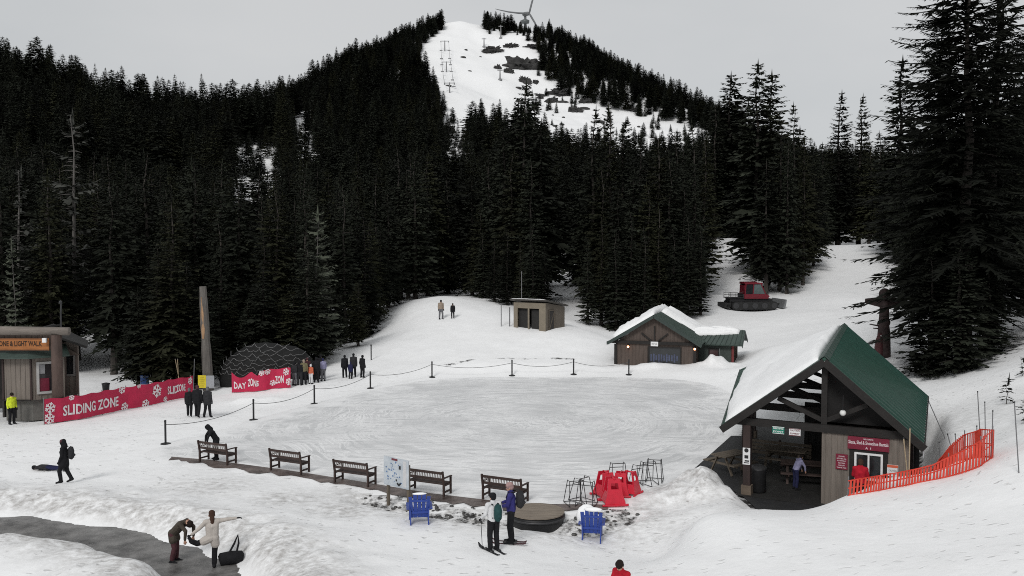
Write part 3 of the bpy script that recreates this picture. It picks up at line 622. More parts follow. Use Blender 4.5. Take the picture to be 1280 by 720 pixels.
# instances of the crowns of the standing trees above, scattered as one mass
CR = []
for hm, cm, tm in PROTO: CR.append(next(o for o in col.objects if o.type == 'MESH' and o.data == cm))
P3 = np.stack([fx[rest], fy[rest], fz[rest] - .4], 1); n = len(rest)
me = bpy.data.meshes.new('forest'); me.vertices.add(n); me.vertices.foreach_set('co', P3.astype(np.float32).ravel())
sz = hh[rest] / 18.0; wd_ = sz * r_.uniform(.85, 1.5, n) * np.interp(fy[rest], [100, 300, 600], [1.05, 1.2, 1.35])
for nm, ty, a in (('spin', 'FLOAT', r_.uniform(0, 6.28, n)), ('pick', 'INT', r_.randint(0, 8, n)), ('size', 'FLOAT_VECTOR', np.stack([wd_, wd_, sz], 1))):
    at = me.attributes.new(nm, ty, 'POINT'); at.data.foreach_set('vector' if ty == 'FLOAT_VECTOR' else 'value', np.ascontiguousarray(a, np.int32 if ty == 'INT' else np.float32).ravel())
fo = add('forest', me); tag(fo, 'dense dark conifer forest covering the far mountain slopes', 'forest', kind='stuff')
ng = bpy.data.node_groups.new('forest_scatter', 'GeometryNodeTree')
ng.interface.new_socket('Geometry', in_out='INPUT', socket_type='NodeSocketGeometry'); ng.interface.new_socket('Geometry', in_out='OUTPUT', socket_type='NodeSocketGeometry')
gi = ng.nodes.new('NodeGroupInput'); go = ng.nodes.new('NodeGroupOutput'); ip = ng.nodes.new('GeometryNodeInstanceOnPoints'); jn = ng.nodes.new('GeometryNodeJoinGeometry')
for o in reversed(CR):
    oi = ng.nodes.new('GeometryNodeObjectInfo'); oi.transform_space = 'ORIGINAL'; oi.inputs['Object'].default_value = o; oi.inputs['As Instance'].default_value = True; ng.links.new(oi.outputs['Geometry'], jn.inputs['Geometry'])
def na(nm, ty): a = ng.nodes.new('GeometryNodeInputNamedAttribute'); a.data_type = ty; a.inputs['Name'].default_value = nm; return a.outputs['Attribute']
cz = ng.nodes.new('ShaderNodeCombineXYZ'); ng.links.new(na('spin', 'FLOAT'), cz.inputs['Z']); er = ng.nodes.new('FunctionNodeEulerToRotation'); ng.links.new(cz.outputs['Vector'], er.inputs['Euler'])
mpn = ng.nodes.new('GeometryNodeMeshToPoints'); ng.links.new(gi.outputs[0], mpn.inputs['Mesh']); ng.links.new(mpn.outputs['Points'], ip.inputs['Points'])
ng.links.new(jn.outputs['Geometry'], ip.inputs['Instance']); ip.inputs['Pick Instance'].default_value = True
ng.links.new(na('pick', 'INT'), ip.inputs['Instance Index']); ng.links.new(er.outputs['Rotation'], ip.inputs['Rotation']); ng.links.new(na('size', 'FLOAT_VECTOR'), ip.inputs['Scale']); ng.links.new(ip.outputs['Instances'], go.inputs[0])
fo.modifiers.new('scatter', 'NODES').node_group = ng
print('trees individual', len(TREES), 'far', n)
# ------------------------------------------------------------------ shared object materials
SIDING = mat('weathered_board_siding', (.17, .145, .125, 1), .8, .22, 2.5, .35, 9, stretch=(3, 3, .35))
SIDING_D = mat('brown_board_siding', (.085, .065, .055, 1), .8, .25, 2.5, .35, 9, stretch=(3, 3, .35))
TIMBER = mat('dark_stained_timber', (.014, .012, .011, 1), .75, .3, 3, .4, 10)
TIMBER_B = mat('brown_post_timber', (.035, .022, .02, 1), .75, .3, 3, .4, 10, stretch=(1, 1, .3))
GREEN = mat('green_metal_roof', (.013, .055, .037, 1), .42, .18, 1.5, .12, 5, spec=.5)
GREEN2 = mat('faded_green_metal_roof', (.04, .062, .052, 1), .5, .2, 1.5, .1, 5)
WHITE = mat('white_paint', (.72, .72, .72, 1), .5, .06, 3)
GLASSD = mat('dark_window_glass', (.018, .02, .022, 1), .12, .3, 2, spec=.6)
BLACK = mat('black_plastic', (.014, .014, .015, 1), .5, .2, 4)
RED = mat('dark_red_sign', (.17, .010, .030, 1), .5, .12, 3)
RED_P = mat('bright_red_plastic', (.56, .012, .035, 1), .38, .12, 4, .1, 12, spec=.5)
BLUE = mat('royal_blue_plastic', (.018, .05, .27, 1), .45, .15, 4, .1, 10, spec=.5)
STEEL = mat('galvanised_steel', (.28, .28, .29, 1), .4, .15, 8, metal=.6)
STEELD = mat('dark_steel', (.05, .05, .052, 1), .45, .2, 6, metal=.4)
LIGHTWOOD = mat('pale_weathered_wood', (.12, .098, .075, 1), .8, .25, 4, .4, 12)
BANNER = mat('crimson_banner_cloth', (.44, .013, .058, 1), .65, .15, 2, .25, 5)
ORANGE = mat('orange_red_mesh_plastic', (.58, .05, .028, 1), .55, .15, 4)
BAMBOO = mat('bamboo_cane', (.33, .26, .17, 1), .7, .25, 6)
GREYPOLE = mat('grey_pole', (.16, .16, .165, 1), .6, .2, 6)

_txt = {}
def text_verts(body, size=1.0, extrude=.0):
    """mesh data of a text set in the built-in font, origin lower left, in the XY plane"""
    cu = bpy.data.curves.new('lettering', 'FONT'); cu.body = body; cu.size = size; cu.resolution_u = 2; cu.extrude = extrude; cu.offset = .025 * size
    o = bpy.data.objects.new('lettering', cu); col.objects.link(o)
    dg = bpy.context.evaluated_depsgraph_get(); me = bpy.data.meshes.new_from_object(o.evaluated_get(dg))
    v = np.array([p.co[:] for p in me.vertices]); f = [tuple(p.vertices) for p in me.polygons]
    bpy.data.objects.remove(o); bpy.data.curves.remove(cu); bpy.data.meshes.remove(me)
    return v, f
def lettering(body, o, ux, uy, w_, h_, m, parent, name='lettering', skew=0, dist=None):
    """text fitted into a w x h box whose lower-left is o, right = ux, up = uy, as a part of parent"""
    v, f = text_verts(body); mn, mx_ = v.min(0), v.max(0); s = (v - mn) / np.maximum(mx_ - mn, 1e-6)
    o, ux, uy = Vector(o), Vector(ux).normalized(), Vector(uy).normalized()
    vs = [o + ux * (a[0] * w_) + uy * (a[1] * h_ + skew * a[0]) for a in s]
    mb = MB(); mb.put(vs, f)
    return mb.build(name, m, parent)

def slab(name, quad, thick, m, parent, nrm=None):
    q = [Vector(p) for p in quad]; n = (q[1] - q[0]).cross(q[3] - q[0]).normalized()
    if n.z < 0: n = -n
    mb = MB(); mb.prism(q, -n * thick); return mb.build(name, m, parent), n
def ribs(name, quad, n, w_, h_, m, parent, lift=0):
    """raised standing seams from ridge edge q0-q3 to eave edge q1-q2"""
    q = [Vector(p) for p in quad]; nn = (q[1] - q[0]).cross(q[3] - q[0]).normalized()
    if nn.z < 0: nn = -nn
    mb = MB()
    for i in range(n):
        t = (i + .5) / n; a = q[0].lerp(q[3], t); b = q[1].lerp(q[2], t)
        mb.bar(a + nn * (h_ / 2 + lift), b + nn * (h_ / 2 + lift), w_, h_, nn)
    return tag(mb.build(name, m, parent), kind='stuff')
def snow_slab(name, quad, th, parent, nu=28, nvv=16, seed=0, edge=.25, ragged=.0, rounding=.5):
    """soft lumpy snow blanket lying on a roof quad (q0,q3 = ridge; q1,q2 = eave)"""
    q = [Vector(p) for p in quad]; nn = (q[1] - q[0]).cross(q[3] - q[0]).normalized()
    if nn.z < 0: nn = -nn
    U, V = np.meshgrid(np.linspace(0, 1, nu), np.linspace(0, 1, nvv))
    vs = []
    for top in (1, 0):
        for j in range(nvv):
            for i in range(nu):
                u, v = U[j, i], V[j, i]
                rg = ragged * (vnoise(np.array([u * 9.]), np.array([seed * 3.1]), 1, seed + 3)[0] + .5 * vnoise(np.array([u * 23.]), np.array([seed * 1.1]), 1, seed + 4)[0])
                vv = min(max(v * (1 + rg), 0), 1.25)
                p = (q[0].lerp(q[3], u)).lerp(q[1].lerp(q[2], u), vv)
                e = min(u, 1 - u) * 6, min(v + .25, (1 - v)) * 7
                k = min(1, max(0, e[0]) ** rounding) * min(1, max(0, e[1]) ** rounding)
                h = th * k * (1 + .5 * float(vnoise(np.array([u * 7.]), np.array([v * 5.]), 1, seed)[0]) + .35 * float(vnoise(np.array([u * 19.]), np.array([v * 15.]), 1, seed + 1)[0])) if top else 0
                vs.append(p + nn * (h + .006 if top else .004))
    fs = []
    for j in range(nvv - 1):
        for i in range(nu - 1):
            a = j * nu + i; fs.append((a, a + 1, a + nu + 1, a + nu)); b = a + nu * nvv; fs.append((b, b + nu, b + nu + 1, b + 1))
    bd = [i for i in range(nu)] + [j * nu + nu - 1 for j in range(1, nvv)] + [(nvv - 1) * nu + i for i in range(nu - 2, -1, -1)] + [j * nu for j in range(nvv - 2, 0, -1)]
    fs += [(a, b, b + nu * nvv, a + nu * nvv) for a, b in zip(bd, bd[1:] + bd[:1])]
    mb = MB(); mb.put(vs, fs); return mb.build(name, SNOWCAP, parent, True)

def siding_wall(name, a, b, z0, z1, thick, m, parent, board=.22, openings=(), batten=.035):
    """board and batten wall from a to b (2-D points, outside face to the right of a->b is -n); openings (s0,s1,z0,z1) are cut out"""
    a, b = Vector((a[0], a[1], 0)), Vector((b[0], b[1], 0)); d = (b - a); L = d.length; d /= L; n = Vector((d.y, -d.x, 0))
    mb = MB(); xs = sorted({0, L} | {o[0] for o in openings} | {o[1] for o in openings})
    for s0, s1 in zip(xs[:-1], xs[1:]):
        zs = [(z0, z1)]
        for o in openings:
            if o[0] <= s0 + 1e-6 and o[1] >= s1 - 1e-6: zs = [(z0, o[2]), (o[3], z1)]
        for p, q in zs:
            if q - p > .01:
                c = a + d * (s0 + s1) / 2 - n * thick / 2; mb.box((c.x, c.y, (p + q) / 2), (s1 - s0, thick, q - p), math.atan2(d.y, d.x))
    s = board / 2
    while s < L:
        zs = [(z0, z1)]
        for o in openings:
            if o[0] - .03 <= s <= o[1] + .03: zs = [(z0, o[2] - .05), (o[3] + .05, z1)]
        for p, q in zs:
            if q - p > .05:
                c = a + d * s + n * .011; mb.box((c.x, c.y, (p + q) / 2), (batten, .024, q - p - .02), math.atan2(d.y, d.x))
        s += board
    return mb.build(name, m, parent)
def window_part(parent, a, d, n, s0, s1, z0, z1, fm=None, gm=None, mull=1, fw=.07, name='window'):
    """frame + panes; a = wall start, d along wall, n outward"""
    fm = fm or WHITE; gm = gm or GLASSD
    mb = MB(); ang = math.atan2(d.y, d.x)
    def bx(s, z, w_, h_, dep=.10, off=.02): c = a + d * s + n * off; mb.box((c.x, c.y, z), (w_, dep, h_), ang)
    bx((s0 + s1) / 2, z0 + fw / 2, s1 - s0, fw); bx((s0 + s1) / 2, z1 - fw / 2, s1 - s0, fw)
    bx(s0 + fw / 2, (z0 + z1) / 2, fw, z1 - z0 - 2 * fw); bx(s1 - fw / 2, (z0 + z1) / 2, fw, z1 - z0 - 2 * fw)
    for k in range(mull):
        s = s0 + (s1 - s0) * (k + 1) / (mull + 1); bx(s, (z0 + z1) / 2, fw * .8, z1 - z0 - 2 * fw)
    wdw = mb.build(name, fm, parent)
    for k in range(mull + 1):
        p0 = s0 + (s1 - s0) * k / (mull + 1) + fw * .6; p1 = s0 + (s1 - s0) * (k + 1) / (mull + 1) - fw * .6
        c = a + d * (p0 + p1) / 2 - n * .02; g = MB(); g.box((c.x, c.y, (z0 + z1) / 2), (p1 - p0, .012, z1 - z0 - 1.2 * fw), ang); g.build('pane', gm, wdw)
    return wdw
def V3(p, z=None): return Vector((p[0], p[1], p[2] if z is None else z))

# ================================================================== the open shelter with rental booth
sh = empty('rental_shelter', (10.9, 31, 0), 0, 'open timber shelter with steep green metal roof, half covered in snow, and rental booth', 'shelter')
sh_inv = Vector((-10.9, -31, 0))
class PMB(MB):            # world coordinates -> shelter local
    def __init__(s, off): MB.__init__(s); s.xf = Matrix.Translation(off)
AX = (FB - FP); AX.z = 0; AX.normalize(); GD = (RP - LP).normalized()
def S(p): return Vector(p) + sh_inv
q_r = [S(FP), S(RP), S(RB), S(FB)]; q_l = [S(FP), S(LP), S(LB), S(FB)]
o, nR = slab('roof_panel', q_r, .10, GREEN, sh); ribs('roof_seams', q_r, 20, .05, .05, mat('green_roof_seam', (.016, .055, .042, 1), .4, .1, 3), sh)
o, nL = slab('roof_panel', [p - Vector((.0, 0, .004)) for p in q_l], .10, GREEN, sh)
sq = [S(FP).lerp(S(FB), .02), S(LP).lerp(S(LB), .01), S(LP).lerp(S(LB), .99), S(FP).lerp(S(FB), .97)]
sq[0] = sq[0].lerp(sq[1], .06); sq[3] = sq[3].lerp(sq[2], .03); sq[2] = sq[3].lerp(sq[2], .95); sq[1] = sq[0].lerp(sq[1], .985)
snow_slab('roof_snow', sq, .34, sh, 36, 18, 2, ragged=.05)
mb = MB(); k = .17
for i in range(16):       # ridge cap pieces
    a = S(FP).lerp(S(FB), i / 16); b = S(FP).lerp(S(FB), (i + .93) / 16); up = Vector((0, 0, .035))
    hR = (S(RP) - S(FP)).normalized() * .22; hL = (S(LP) - S(FP)).normalized() * .22
    c = MB(); c.prism([a + up, b + up, b + hR + up, a + hR + up], (0, 0, .02)); c.prism([a + up, a + hL + up, b + hL + up, b + up], (0, 0, .018))
    if i == 0: cap = c.build('ridge_cap', GREEN2, sh).data
    else: c.build('ridge_cap', GREEN2, sh)
# fascia along the rakes and eaves
for P_, Q_ in ((FP, LP), (FP, RP)):
    mb = MB(); a, b = S(P_), S(Q_); off = -AX * .03 + Vector((0, 0, -.16)); mb.bar(a + off, b + off + (b - a).normalized() * .05, .05, .26); mb.build('fascia', TIMBER, sh)
for P_, Q_ in ((LP, LB), (RP, RB)):
    mb = MB(); a, b = S(P_), S(Q_); out_ = ((b - a).normalized()).cross(Vector((0, 0, 1))); out_ = out_ * (1 if P_ == RP else -1)
    mb.bar(a + Vector((0, 0, -.11)) + out_ * .03, b + Vector((0, 0, -.11)) + out_ * .03, .045, .2); mb.build('fascia', GREEN2 if P_ == LP else TIMBER, sh)
# truss frames along the building
def along(t, s, z, inset=.0):
    """point across the gable (t 0 left .. 1 right), s metres back along the axis"""
    f = s / 15.5; a = LP.lerp(LB, f); b = RP.lerp(RB, min(1, f * 15.5 / 11)); p = a.lerp(b, t); return S((p.x, p.y, z))
for s in (.45, 4.0, 7.5, 10.5):
    fr = MB(); zt = 2.72
    mid = (along(.06, s, 0).lerp(along(.94, s, 0), .5)); apx = S(FP.lerp(FB, s / 15.5)); apx.z = 5.29 - .28
    Lf, Rt = along(.075, s, zt), along(.93, s, zt)
    fr.bar(Lf, Rt, .18, .27); tie = fr.build('tie_beam', TIMBER, sh)
    base = Vector((apx.x, apx.y, zt + .13))
    fr = MB(); fr.bar(base, apx, .20, .20, AX); fr.build('king_post', TIMBER, sh)
    for e in (Lf, Rt):
        fr = MB(); eo = along(.015 if e is Lf else .985, s, 2.6); a_ = apx + Vector((0, 0, .02)); b_ = Vector((eo.x, eo.y, 2.42)); fr.bar(a_, b_, .16, .22); fr.build('rafter', TIMBER, sh)
        fr = MB(); m_ = a_.lerp(b_, .46) - Vector((0, 0, .16)); fr.bar(base + Vector((0, 0, .12)), m_, .13, .16); fr.build('brace', TIMBER, sh)
    for t in (.134,) if s < 1 else (.10, .93):
        p = along(t, s, 0); fr = MB(); fr.box((p.x, p.y, 1.45), (.26, .26, 2.3), math.atan2(GD.y, GD.x)); po = fr.build('post', TIMBER_B, sh)
        fr = MB(); fr.box((p.x, p.y, .17), (.36, .36, .38), math.atan2(GD.y, GD.x)); fr.build('footing', mat('wood_clad_footing', (.13, .10, .075, 1), .8, .2, 4), po)
mb = MB()
for i in range(9):        # purlins seen from below
    f = (i + .5) / 9
    for A_, B_, C_, D_ in ((FP, FB, LP, LB), (FP, FB, RP, RB)):
        a = S(A_).lerp(S(C_), f) - Vector((0, 0, .17)) + AX * .3; b = S(B_).lerp(S(D_), f) - Vector((0, 0, .17)) - AX * .3; mb.bar(a, b, .07, .1)
tag(mb.build('purlins', TIMBER, sh), kind='stuff')
pts = [along(.53, .95, 2.87), along(.90, .95, 2.87)]; q_ = S(FP.lerp(FB, .95 / 15.5)); mb = MB(); mb.prism([pts[0], pts[1], (q_.x + .1, q_.y, 4.85)], AX * .05); mb.build('added_dark_gable_panel', mat('added_shade_panel', (.012, .011, .011, 1), .8, .2, 3), sh)  # added panel that darkens the right half of the gable
siding_wall('added_dark_partition', along(.40, 6.6, 0), along(.97, 6.6, 0), .03, 2.58, .1, mat('added_shade_boards', (.012, .011, .011, 1), .8, .2, 3), sh, .3)  # added black partition, put in to darken the shelter interior
# booth: front wall with window, side and back walls
ang = math.atan2(GD.y, GD.x)
A0 = along(.519, .45, 0); A1 = along(.932, .45, 0); B0 = along(.519, 5.2, 0); B1 = along(.932, 5.2, 0)
dW = (A1 - A0).normalized(); nW = Vector((dW.y, -dW.x, 0)); LW = (A1 - A0).length
def spx(px): # distance along booth front of a photo column
    k = (px - 640) / F; a, d = A0 - sh_inv, dW; return (k * a.y - a.x) / (d.x - k * d.y)
w0, w1 = spx(1072), spx(1108)
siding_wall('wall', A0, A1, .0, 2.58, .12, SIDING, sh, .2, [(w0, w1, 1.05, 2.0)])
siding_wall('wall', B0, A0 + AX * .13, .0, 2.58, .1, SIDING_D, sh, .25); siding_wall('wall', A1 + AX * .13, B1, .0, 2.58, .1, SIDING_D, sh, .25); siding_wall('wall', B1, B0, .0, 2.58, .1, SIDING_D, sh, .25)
wd = window_part(sh, A0, dW, nW, w0, w1, 1.05, 2.0, mull=1, fw=.07)
mb = MB()
for s0_, s1_, z0_, z1_ in ((w0 - .16, w0 - .01, .9, 2.14), (w1 + .01, w1 + .16, .9, 2.14), (w0 - .01, w1 + .01, 2.01, 2.14), (w0 - .01, w1 + .01, .9, 1.04)):
    c = A0 + dW * (s0_ + s1_) / 2 + nW * .03; mb.box((c.x, c.y, (z0_ + z1_) / 2), (s1_ - s0_, .05, z1_ - z0_), ang)
mb.build('window_trim', TIMBER, sh)
def board(name, label, px0, px1, z0, z1, m, parent=None, off=.04, th=.03, pt=A0, dd=None, nn=None):
    s0_, s1_ = spx(px0), spx(px1); c = A0 + dW * (s0_ + s1_) / 2 + nW * off; mb = MB(); mb.box((0, 0, 0), (s1_ - s0_, th, z1 - z0))
    o = mb.build(name, m); o.location = c - sh_inv + Vector((0, 0, (z0 + z1) / 2)); o.rotation_euler = (0, 0, ang); tag(o, label, 'sign'); return o, s1_ - s0_, z1 - z0
PALE = mat('pale_lettering', (.62, .52, .54, 1), .6, .05, 3)
o, w_, h_ = board('rental_sign', 'crimson rental sign with pale lettering above the booth window', 1063.5, 1116, 2.11, 2.55, RED, off=.095)
lettering('Skate, Sled & Snowshoe Rentals', (-w_ * .48, -.02, -.06), (1, 0, 0), (0, 0, 1), w_ * .96, .15, PALE, o); lettering('WELCOME TO', (-w_ * .12, -.02, .13), (1, 0, 0), (0, 0, 1), w_ * .24, .05, PALE, o)
lettering('A  ?', (-w_ * .07, -.02, -.19), (1, 0, 0), (0, 0, 1), w_ * .14, .08, PALE, o, 'pictogram')
o, w_, h_ = board('notice_board', 'small crimson notice with rows of pale text on the post side of the booth window', 1048.5, 1063.5, 1.33, 1.87, RED)
for i, (t_, k) in enumerate((('PLEASE', .5), ('RETURN ALL', .8), ('EQUIPMENT', .75), ('TO THIS', .6), ('WINDOW', .55), ('THANK YOU', .8))):
    lettering(t_, (-w_ * k / 2, -.02, h_ / 2 - .1 - i * .08), (1, 0, 0), (0, 0, 1), w_ * k, .045, PALE, o)
o, w_, h_ = board('notice_board', 'white notice with orange heading on the cane side of the booth window', 1113.5, 1127.5, 1.28, 1.68, WHITE)
mb = MB(); mb.box((0, -.018, h_ / 2 - .05), (w_ * .98, .006, .09)); mb.build('heading', mat('orange_print', (.6, .12, .06, 1), .6, .1, 3), o)
lettering('CAUTION', (-w_ * .36, -.02, -.03), (1, 0, 0), (0, 0, 1), w_ * .72, .06, mat('grey_print', (.2, .2, .2, 1), .6, .1, 3), o); lettering('ICE AREA', (-w_ * .36, -.02, -.13), (1, 0, 0), (0, 0, 1), w_ * .72, .05, MATS['grey_print'], o)
# hanging signs under the tie beam
def hang(px0, px1, z0, z1, m, name, label, rows, tm):
    k0, k1 = (px0 - 640) / F, (px1 - 640) / F
    a = along(.075, .3, 0) - sh_inv; b = along(.93, .3, 0) - sh_inv; d = (b - a).normalized(); f = lambda k: (k * a.y - a.x) / (d.x - k * d.y); s0_, s1_ = f(k0), f(k1)
    c = a + d * (s0_ + s1_) / 2; w_ = s1_ - s0_; h_ = z1 - z0; mb = MB(); mb.box((0, 0, 0), (w_, .02, h_)); o = mb.build(name, m); o.location = (c.x, c.y, (z0 + z1) / 2); o.rotation_euler = (0, 0, math.atan2(d.y, d.x)); tag(o, label, 'sign')
    for i, t_ in enumerate(rows): lettering(t_, (-w_ * .42, -.014, h_ * (.12 if i else -.32)), (1, 0, 0), (0, 0, 1), w_ * .84, h_ * .24, tm, o)
    mb = MB()
    for x, z, a_, b_ in ((0, h_ / 2 - .012, w_ * .99, .02), (0, -h_ / 2 + .012, w_ * .99, .02)): mb.box((x, -.012, z), (a_, .006, b_))
    mb.build('border', tm, o)
hang(968, 983, 2.40, 2.66, mat('green_sign', (.01, .19, .13, 1), .5, .1, 3), 'hanging_sign', 'green and white hanging sign under the shelter tie beam', ('POINT', 'MEETING'), WHITE)
hang(989, 1003.5, 2.38, 2.64, WHITE, 'hanging_sign', 'white hanging sign with dark lettering under the shelter tie beam', ('SLIPPERY', 'CAUTION'), mat('maroon_print', (.15, .03, .04, 1), .6, .1, 3))
# clock lamp on the gable brace
P = along(.62, .30, 3.35) - sh_inv; t = empty('globe_lamp', P, 0, 'round white globe lamp hanging in the shelter gable', 'lamp'); mb = MB(); mb.ball((0, 0, 0), .11, 12, 8); mb.build('globe', mat('milky_globe', (.75, .75, .73, 1), .3, .03, 3), t, True)
mb = MB(); mb.tube([(0, 0, .10), (0, 0, .62)], .015, 6); mb.lathe([(.05, .09), (.06, .11), (.03, .15)], 10); mb.build('bracket', BLACK, t)
# signs on the front post
P = along(.134, .45, 0) - sh_inv; o = MB(); o.box((0, 0, 0), (.27, .02, .62)); o = o.build('post_sign', WHITE); o.location = P + nW * .145 + Vector((0, 0, 1.45)); o.rotation_euler = (0, 0, ang); tag(o, 'narrow white pictogram sign fixed to the front shelter post', 'sign')
mb = MB(); mb.tube([(0, -.012, .22), (0, -.016, .22)], .08, 14); mb.box((0, -.014, -.02), (.14, .006, .12)); mb.box((.02, -.014, -.17), (.16, .006, .05)); mb.box((0, -.014, -.24), (.18, .006, .03)); mb.build('pictogram', BLACK, o)
# waste bin and furniture inside
P = along(.19, .9, 0) - sh_inv; t = empty('waste_bin', (P.x, P.y, .024), ang, 'black upright waste bin just behind the front shelter post', 'bin'); mb = MB(); mb.lathe([(.24, 0), (.28, .05), (.30, .85), (.31, .88)], 14); mb.build('bucket', BLACK, t, True); mb = MB(); mb.lathe([(.315, .885), (.315, .93), (.2, 1.0), (.0, 1.01)], 14); mb.build('lid', STEELD, t)
def picnic_table(P, rz, label, m=LIGHTWOOD, L=1.8):
    t = empty('picnic_table', (P[0], P[1], P[2]), rz, label, 'table')
    for i in range(4): mb = MB(); mb.box((0, -.3 + .2 * i, .74), (L, .18, .045)); mb.build('plank', m, t)
    for s in (-1, 1):
        mb = MB(); mb.box((0, s * .68, .45), (L, .26, .045)); mb.build('seat', m, t)
        mb = MB(); x = s * L * .36
        mb.bar((x, -.55, 0), (x, -.18, .71), .05, .09, (1, 0, 0)); mb.bar((x, .55, 0), (x, .18, .71), .05, .09, (1, 0, 0)); mb.box((x + .05, 0, .4), (.045, 1.55, .09)); mb.build('leg_frame', m, t)
    return t
for t_, s, rz, lb in ((.30, 5.2, ang, 'pale wooden picnic table inside the shelter behind the front post'), (.42, 3.2, ang + .2, 'dark low picnic table in the middle of the shelter floor')):
    P = along(t_, s, .024) - sh_inv; picnic_table(P, rz, lb, LIGHTWOOD if s > 4 else mat('dark_table_wood', (.06, .04, .035, 1), .8, .2, 4))
P = on0(913, 590); picnic_table((P[0], P[1], .018), .62, 'pale wooden picnic table on the dark matting outside the shelter post', L=1.5)
# slatted screen at the back left of the shelter
t = empty('slat_screen', (0, 0, 0), 0, 'pale slatted timber screen on the far side of the shelter', 'screen'); a = along(.10, 6.3, 0) - sh_inv; b = along(.44, 6.3, 0) - sh_inv
for i in range(4): mb = MB(); mb.bar((a.x, a.y, .3 + i * .16), (b.x, b.y, .3 + i * .16), .03, .12); mb.build('slat', LIGHTWOOD, t)
for f in (.02, .5, .98): p = a.lerp(b, f); mb = MB(); mb.box((p.x + .03, p.y + .05, .45), (.08, .08, .9), ang); mb.build('post', TIMBER_B, t)
# icicles at the eaves
mb = MB(); rr = random.Random(4)
for i in range(26):
    p = S(LP).lerp(S(LB), rr.uniform(0, .3)) if i < 16 else S(RP).lerp(S(RB), rr.uniform(0, .2)); L_ = rr.uniform(.1, .45); mb.tube([p + Vector((0, 0, -.2)), p + Vector((0, 0, -.2 - L_))], [.018, .003], 5)
tag(mb.build('icicles', mat('icicle_ice', (.6, .63, .66, 1), .15, .1, 3), sh), kind='stuff')

# ================================================================== snow topped cabin
cb = empty('rink_cabin', (0, 0, 0), 0, 'brown board cabin with green roof and thick snow on top beyond the rink', 'cabin')
C0, C1 = Vector((7.93, 67.4, .15)), Vector((13.55, 65.4, .15)); cg = (C1 - C0).normalized(); ca = Vector((-cg.y, cg.x, 0)); CL = (C1 - C0).length; CD = 7.0
E = .55; zE, zA = 2.15, 4.28
cF = (C0 + C1) / 2 - ca * .5; cF.z = zA; cBk = cF + ca * (CD + .4)
cL = C0 - cg * E - ca * .5; cL.z = zE; cR = C1 + cg * E - ca * .5; cR.z = zE
cLb = cL + ca * (CD + .4); cRb = cR + ca * (CD + .4)
slab('roof_panel', [cF, cL, cLb, cBk], .1, GREEN2, cb); slab('roof_panel', [cF + Vector((0, 0, .003)), cR + Vector((0, 0, .003)), cRb + Vector((0, 0, .003)), cBk + Vector((0, 0, .003))], .1, GREEN2, cb)
ribs('roof_seams', [cF, cR, cRb, cBk], 16, .04, .04, MATS['faded_green_metal_roof'], cb)
for Q_ in (cL, cR): mb = MB(); mb.bar(cF + Vector((0, 0, -.14)) - ca * .03, Q_ + Vector((0, 0, -.14)) - ca * .03, .05, .22); mb.build('fascia', mat('green_fascia', (.03, .045, .04, 1), .6, .2, 4), cb)
mb = MB(); mb.bar(cL + Vector((0, 0, -.12)) - cg * .03, cLb + Vector((0, 0, -.12)) - cg * .03, .06, .24); mb.build('fascia', MATS['green_fascia'], cb)
snow_slab('roof_snow', [cF.lerp(cBk, .02), cF.lerp(cBk, .02).lerp(cL.lerp(cLb, .02), .93), cF.lerp(cBk, .98).lerp(cL.lerp(cLb, .98), .95), cF.lerp(cBk, .98)], .5, cb, 30, 16, 5, ragged=.12)
snow_slab('roof_snow', [cF.lerp(cBk, .42), cF.lerp(cBk, .48).lerp(cR.lerp(cRb, .52), .98), cF.lerp(cBk, .98).lerp(cR.lerp(cRb, .98), .98), cF.lerp(cBk, .98)], .30, cb, 24, 14, 8, ragged=.1)
def csp(px):
    k = (px - 640) / F; return (k * C0.y - C0.x) / (cg.x - k * cg.y)
cn = -ca
o0, o1 = csp(812), csp(851)
siding_wall('wall', C0, C1, .05, 2.1, .12, SIDING_D, cb, .28, [(o0, o1, .35, 1.75)])
siding_wall('wall', C1, C1 + ca * CD, .05, 2.1, .12, SIDING_D, cb, .3); siding_wall('wall', C0 + ca * CD, C0, .05, 2.1, .12, SIDING_D, cb, .3)
mb = MB(); g0, g1 = C0 + cg * .02, C1 - cg * .02; mb.prism([(g0.x, g0.y, 2.1), (g1.x, g1.y, 2.1), (cF.x - cn.x * .5, cF.y - cn.y * .5, zA - .16)], ca * .1); mb.build('gable_board', SIDING_D, cb)
mb = MB(); s = .2
while s < CL - .1:
    top = 2.1 + (zA - .22 - 2.1) * (1 - abs(s - CL / 2) / (CL / 2)); p = C0 + cg * s + cn * .012; mb.box((p.x, p.y, (2.1 + top) / 2), (.035, .024, max(.02, top - 2.12)), math.atan2(cg.y, cg.x)); s += .28
tag(mb.build('gable_battens', SIDING_D, cb), kind='stuff')
mb = MB(); mb.bar(C0 + cn * .10 + Vector((0, 0, 1.97)) - cg * .3, C1 + cn * .10 + Vector((0, 0, 1.97)) + cg * .3, .14, .22); mb.build('tie_beam', TIMBER, cb)
cm_ = (C0 + C1) / 2 + cn * .12
for dx, zt in ((0, 3.4), (-1.0, 2.85), (1.0, 2.85)):
    mb = MB(); mb.bar((cm_.x, cm_.y, 2.09), (cm_.x + cg.x * dx, cm_.y + cg.y * dx, zt), .09, .10, ca); mb.build('brace', TIMBER, cb)
for c in (C0, C1): mb = MB(); p = c + cn * .05; mb.box((p.x, p.y, 1.0), (.2, .2, 1.9), math.atan2(cg.y, cg.x)); mb.build('corner_post', TIMBER, cb)
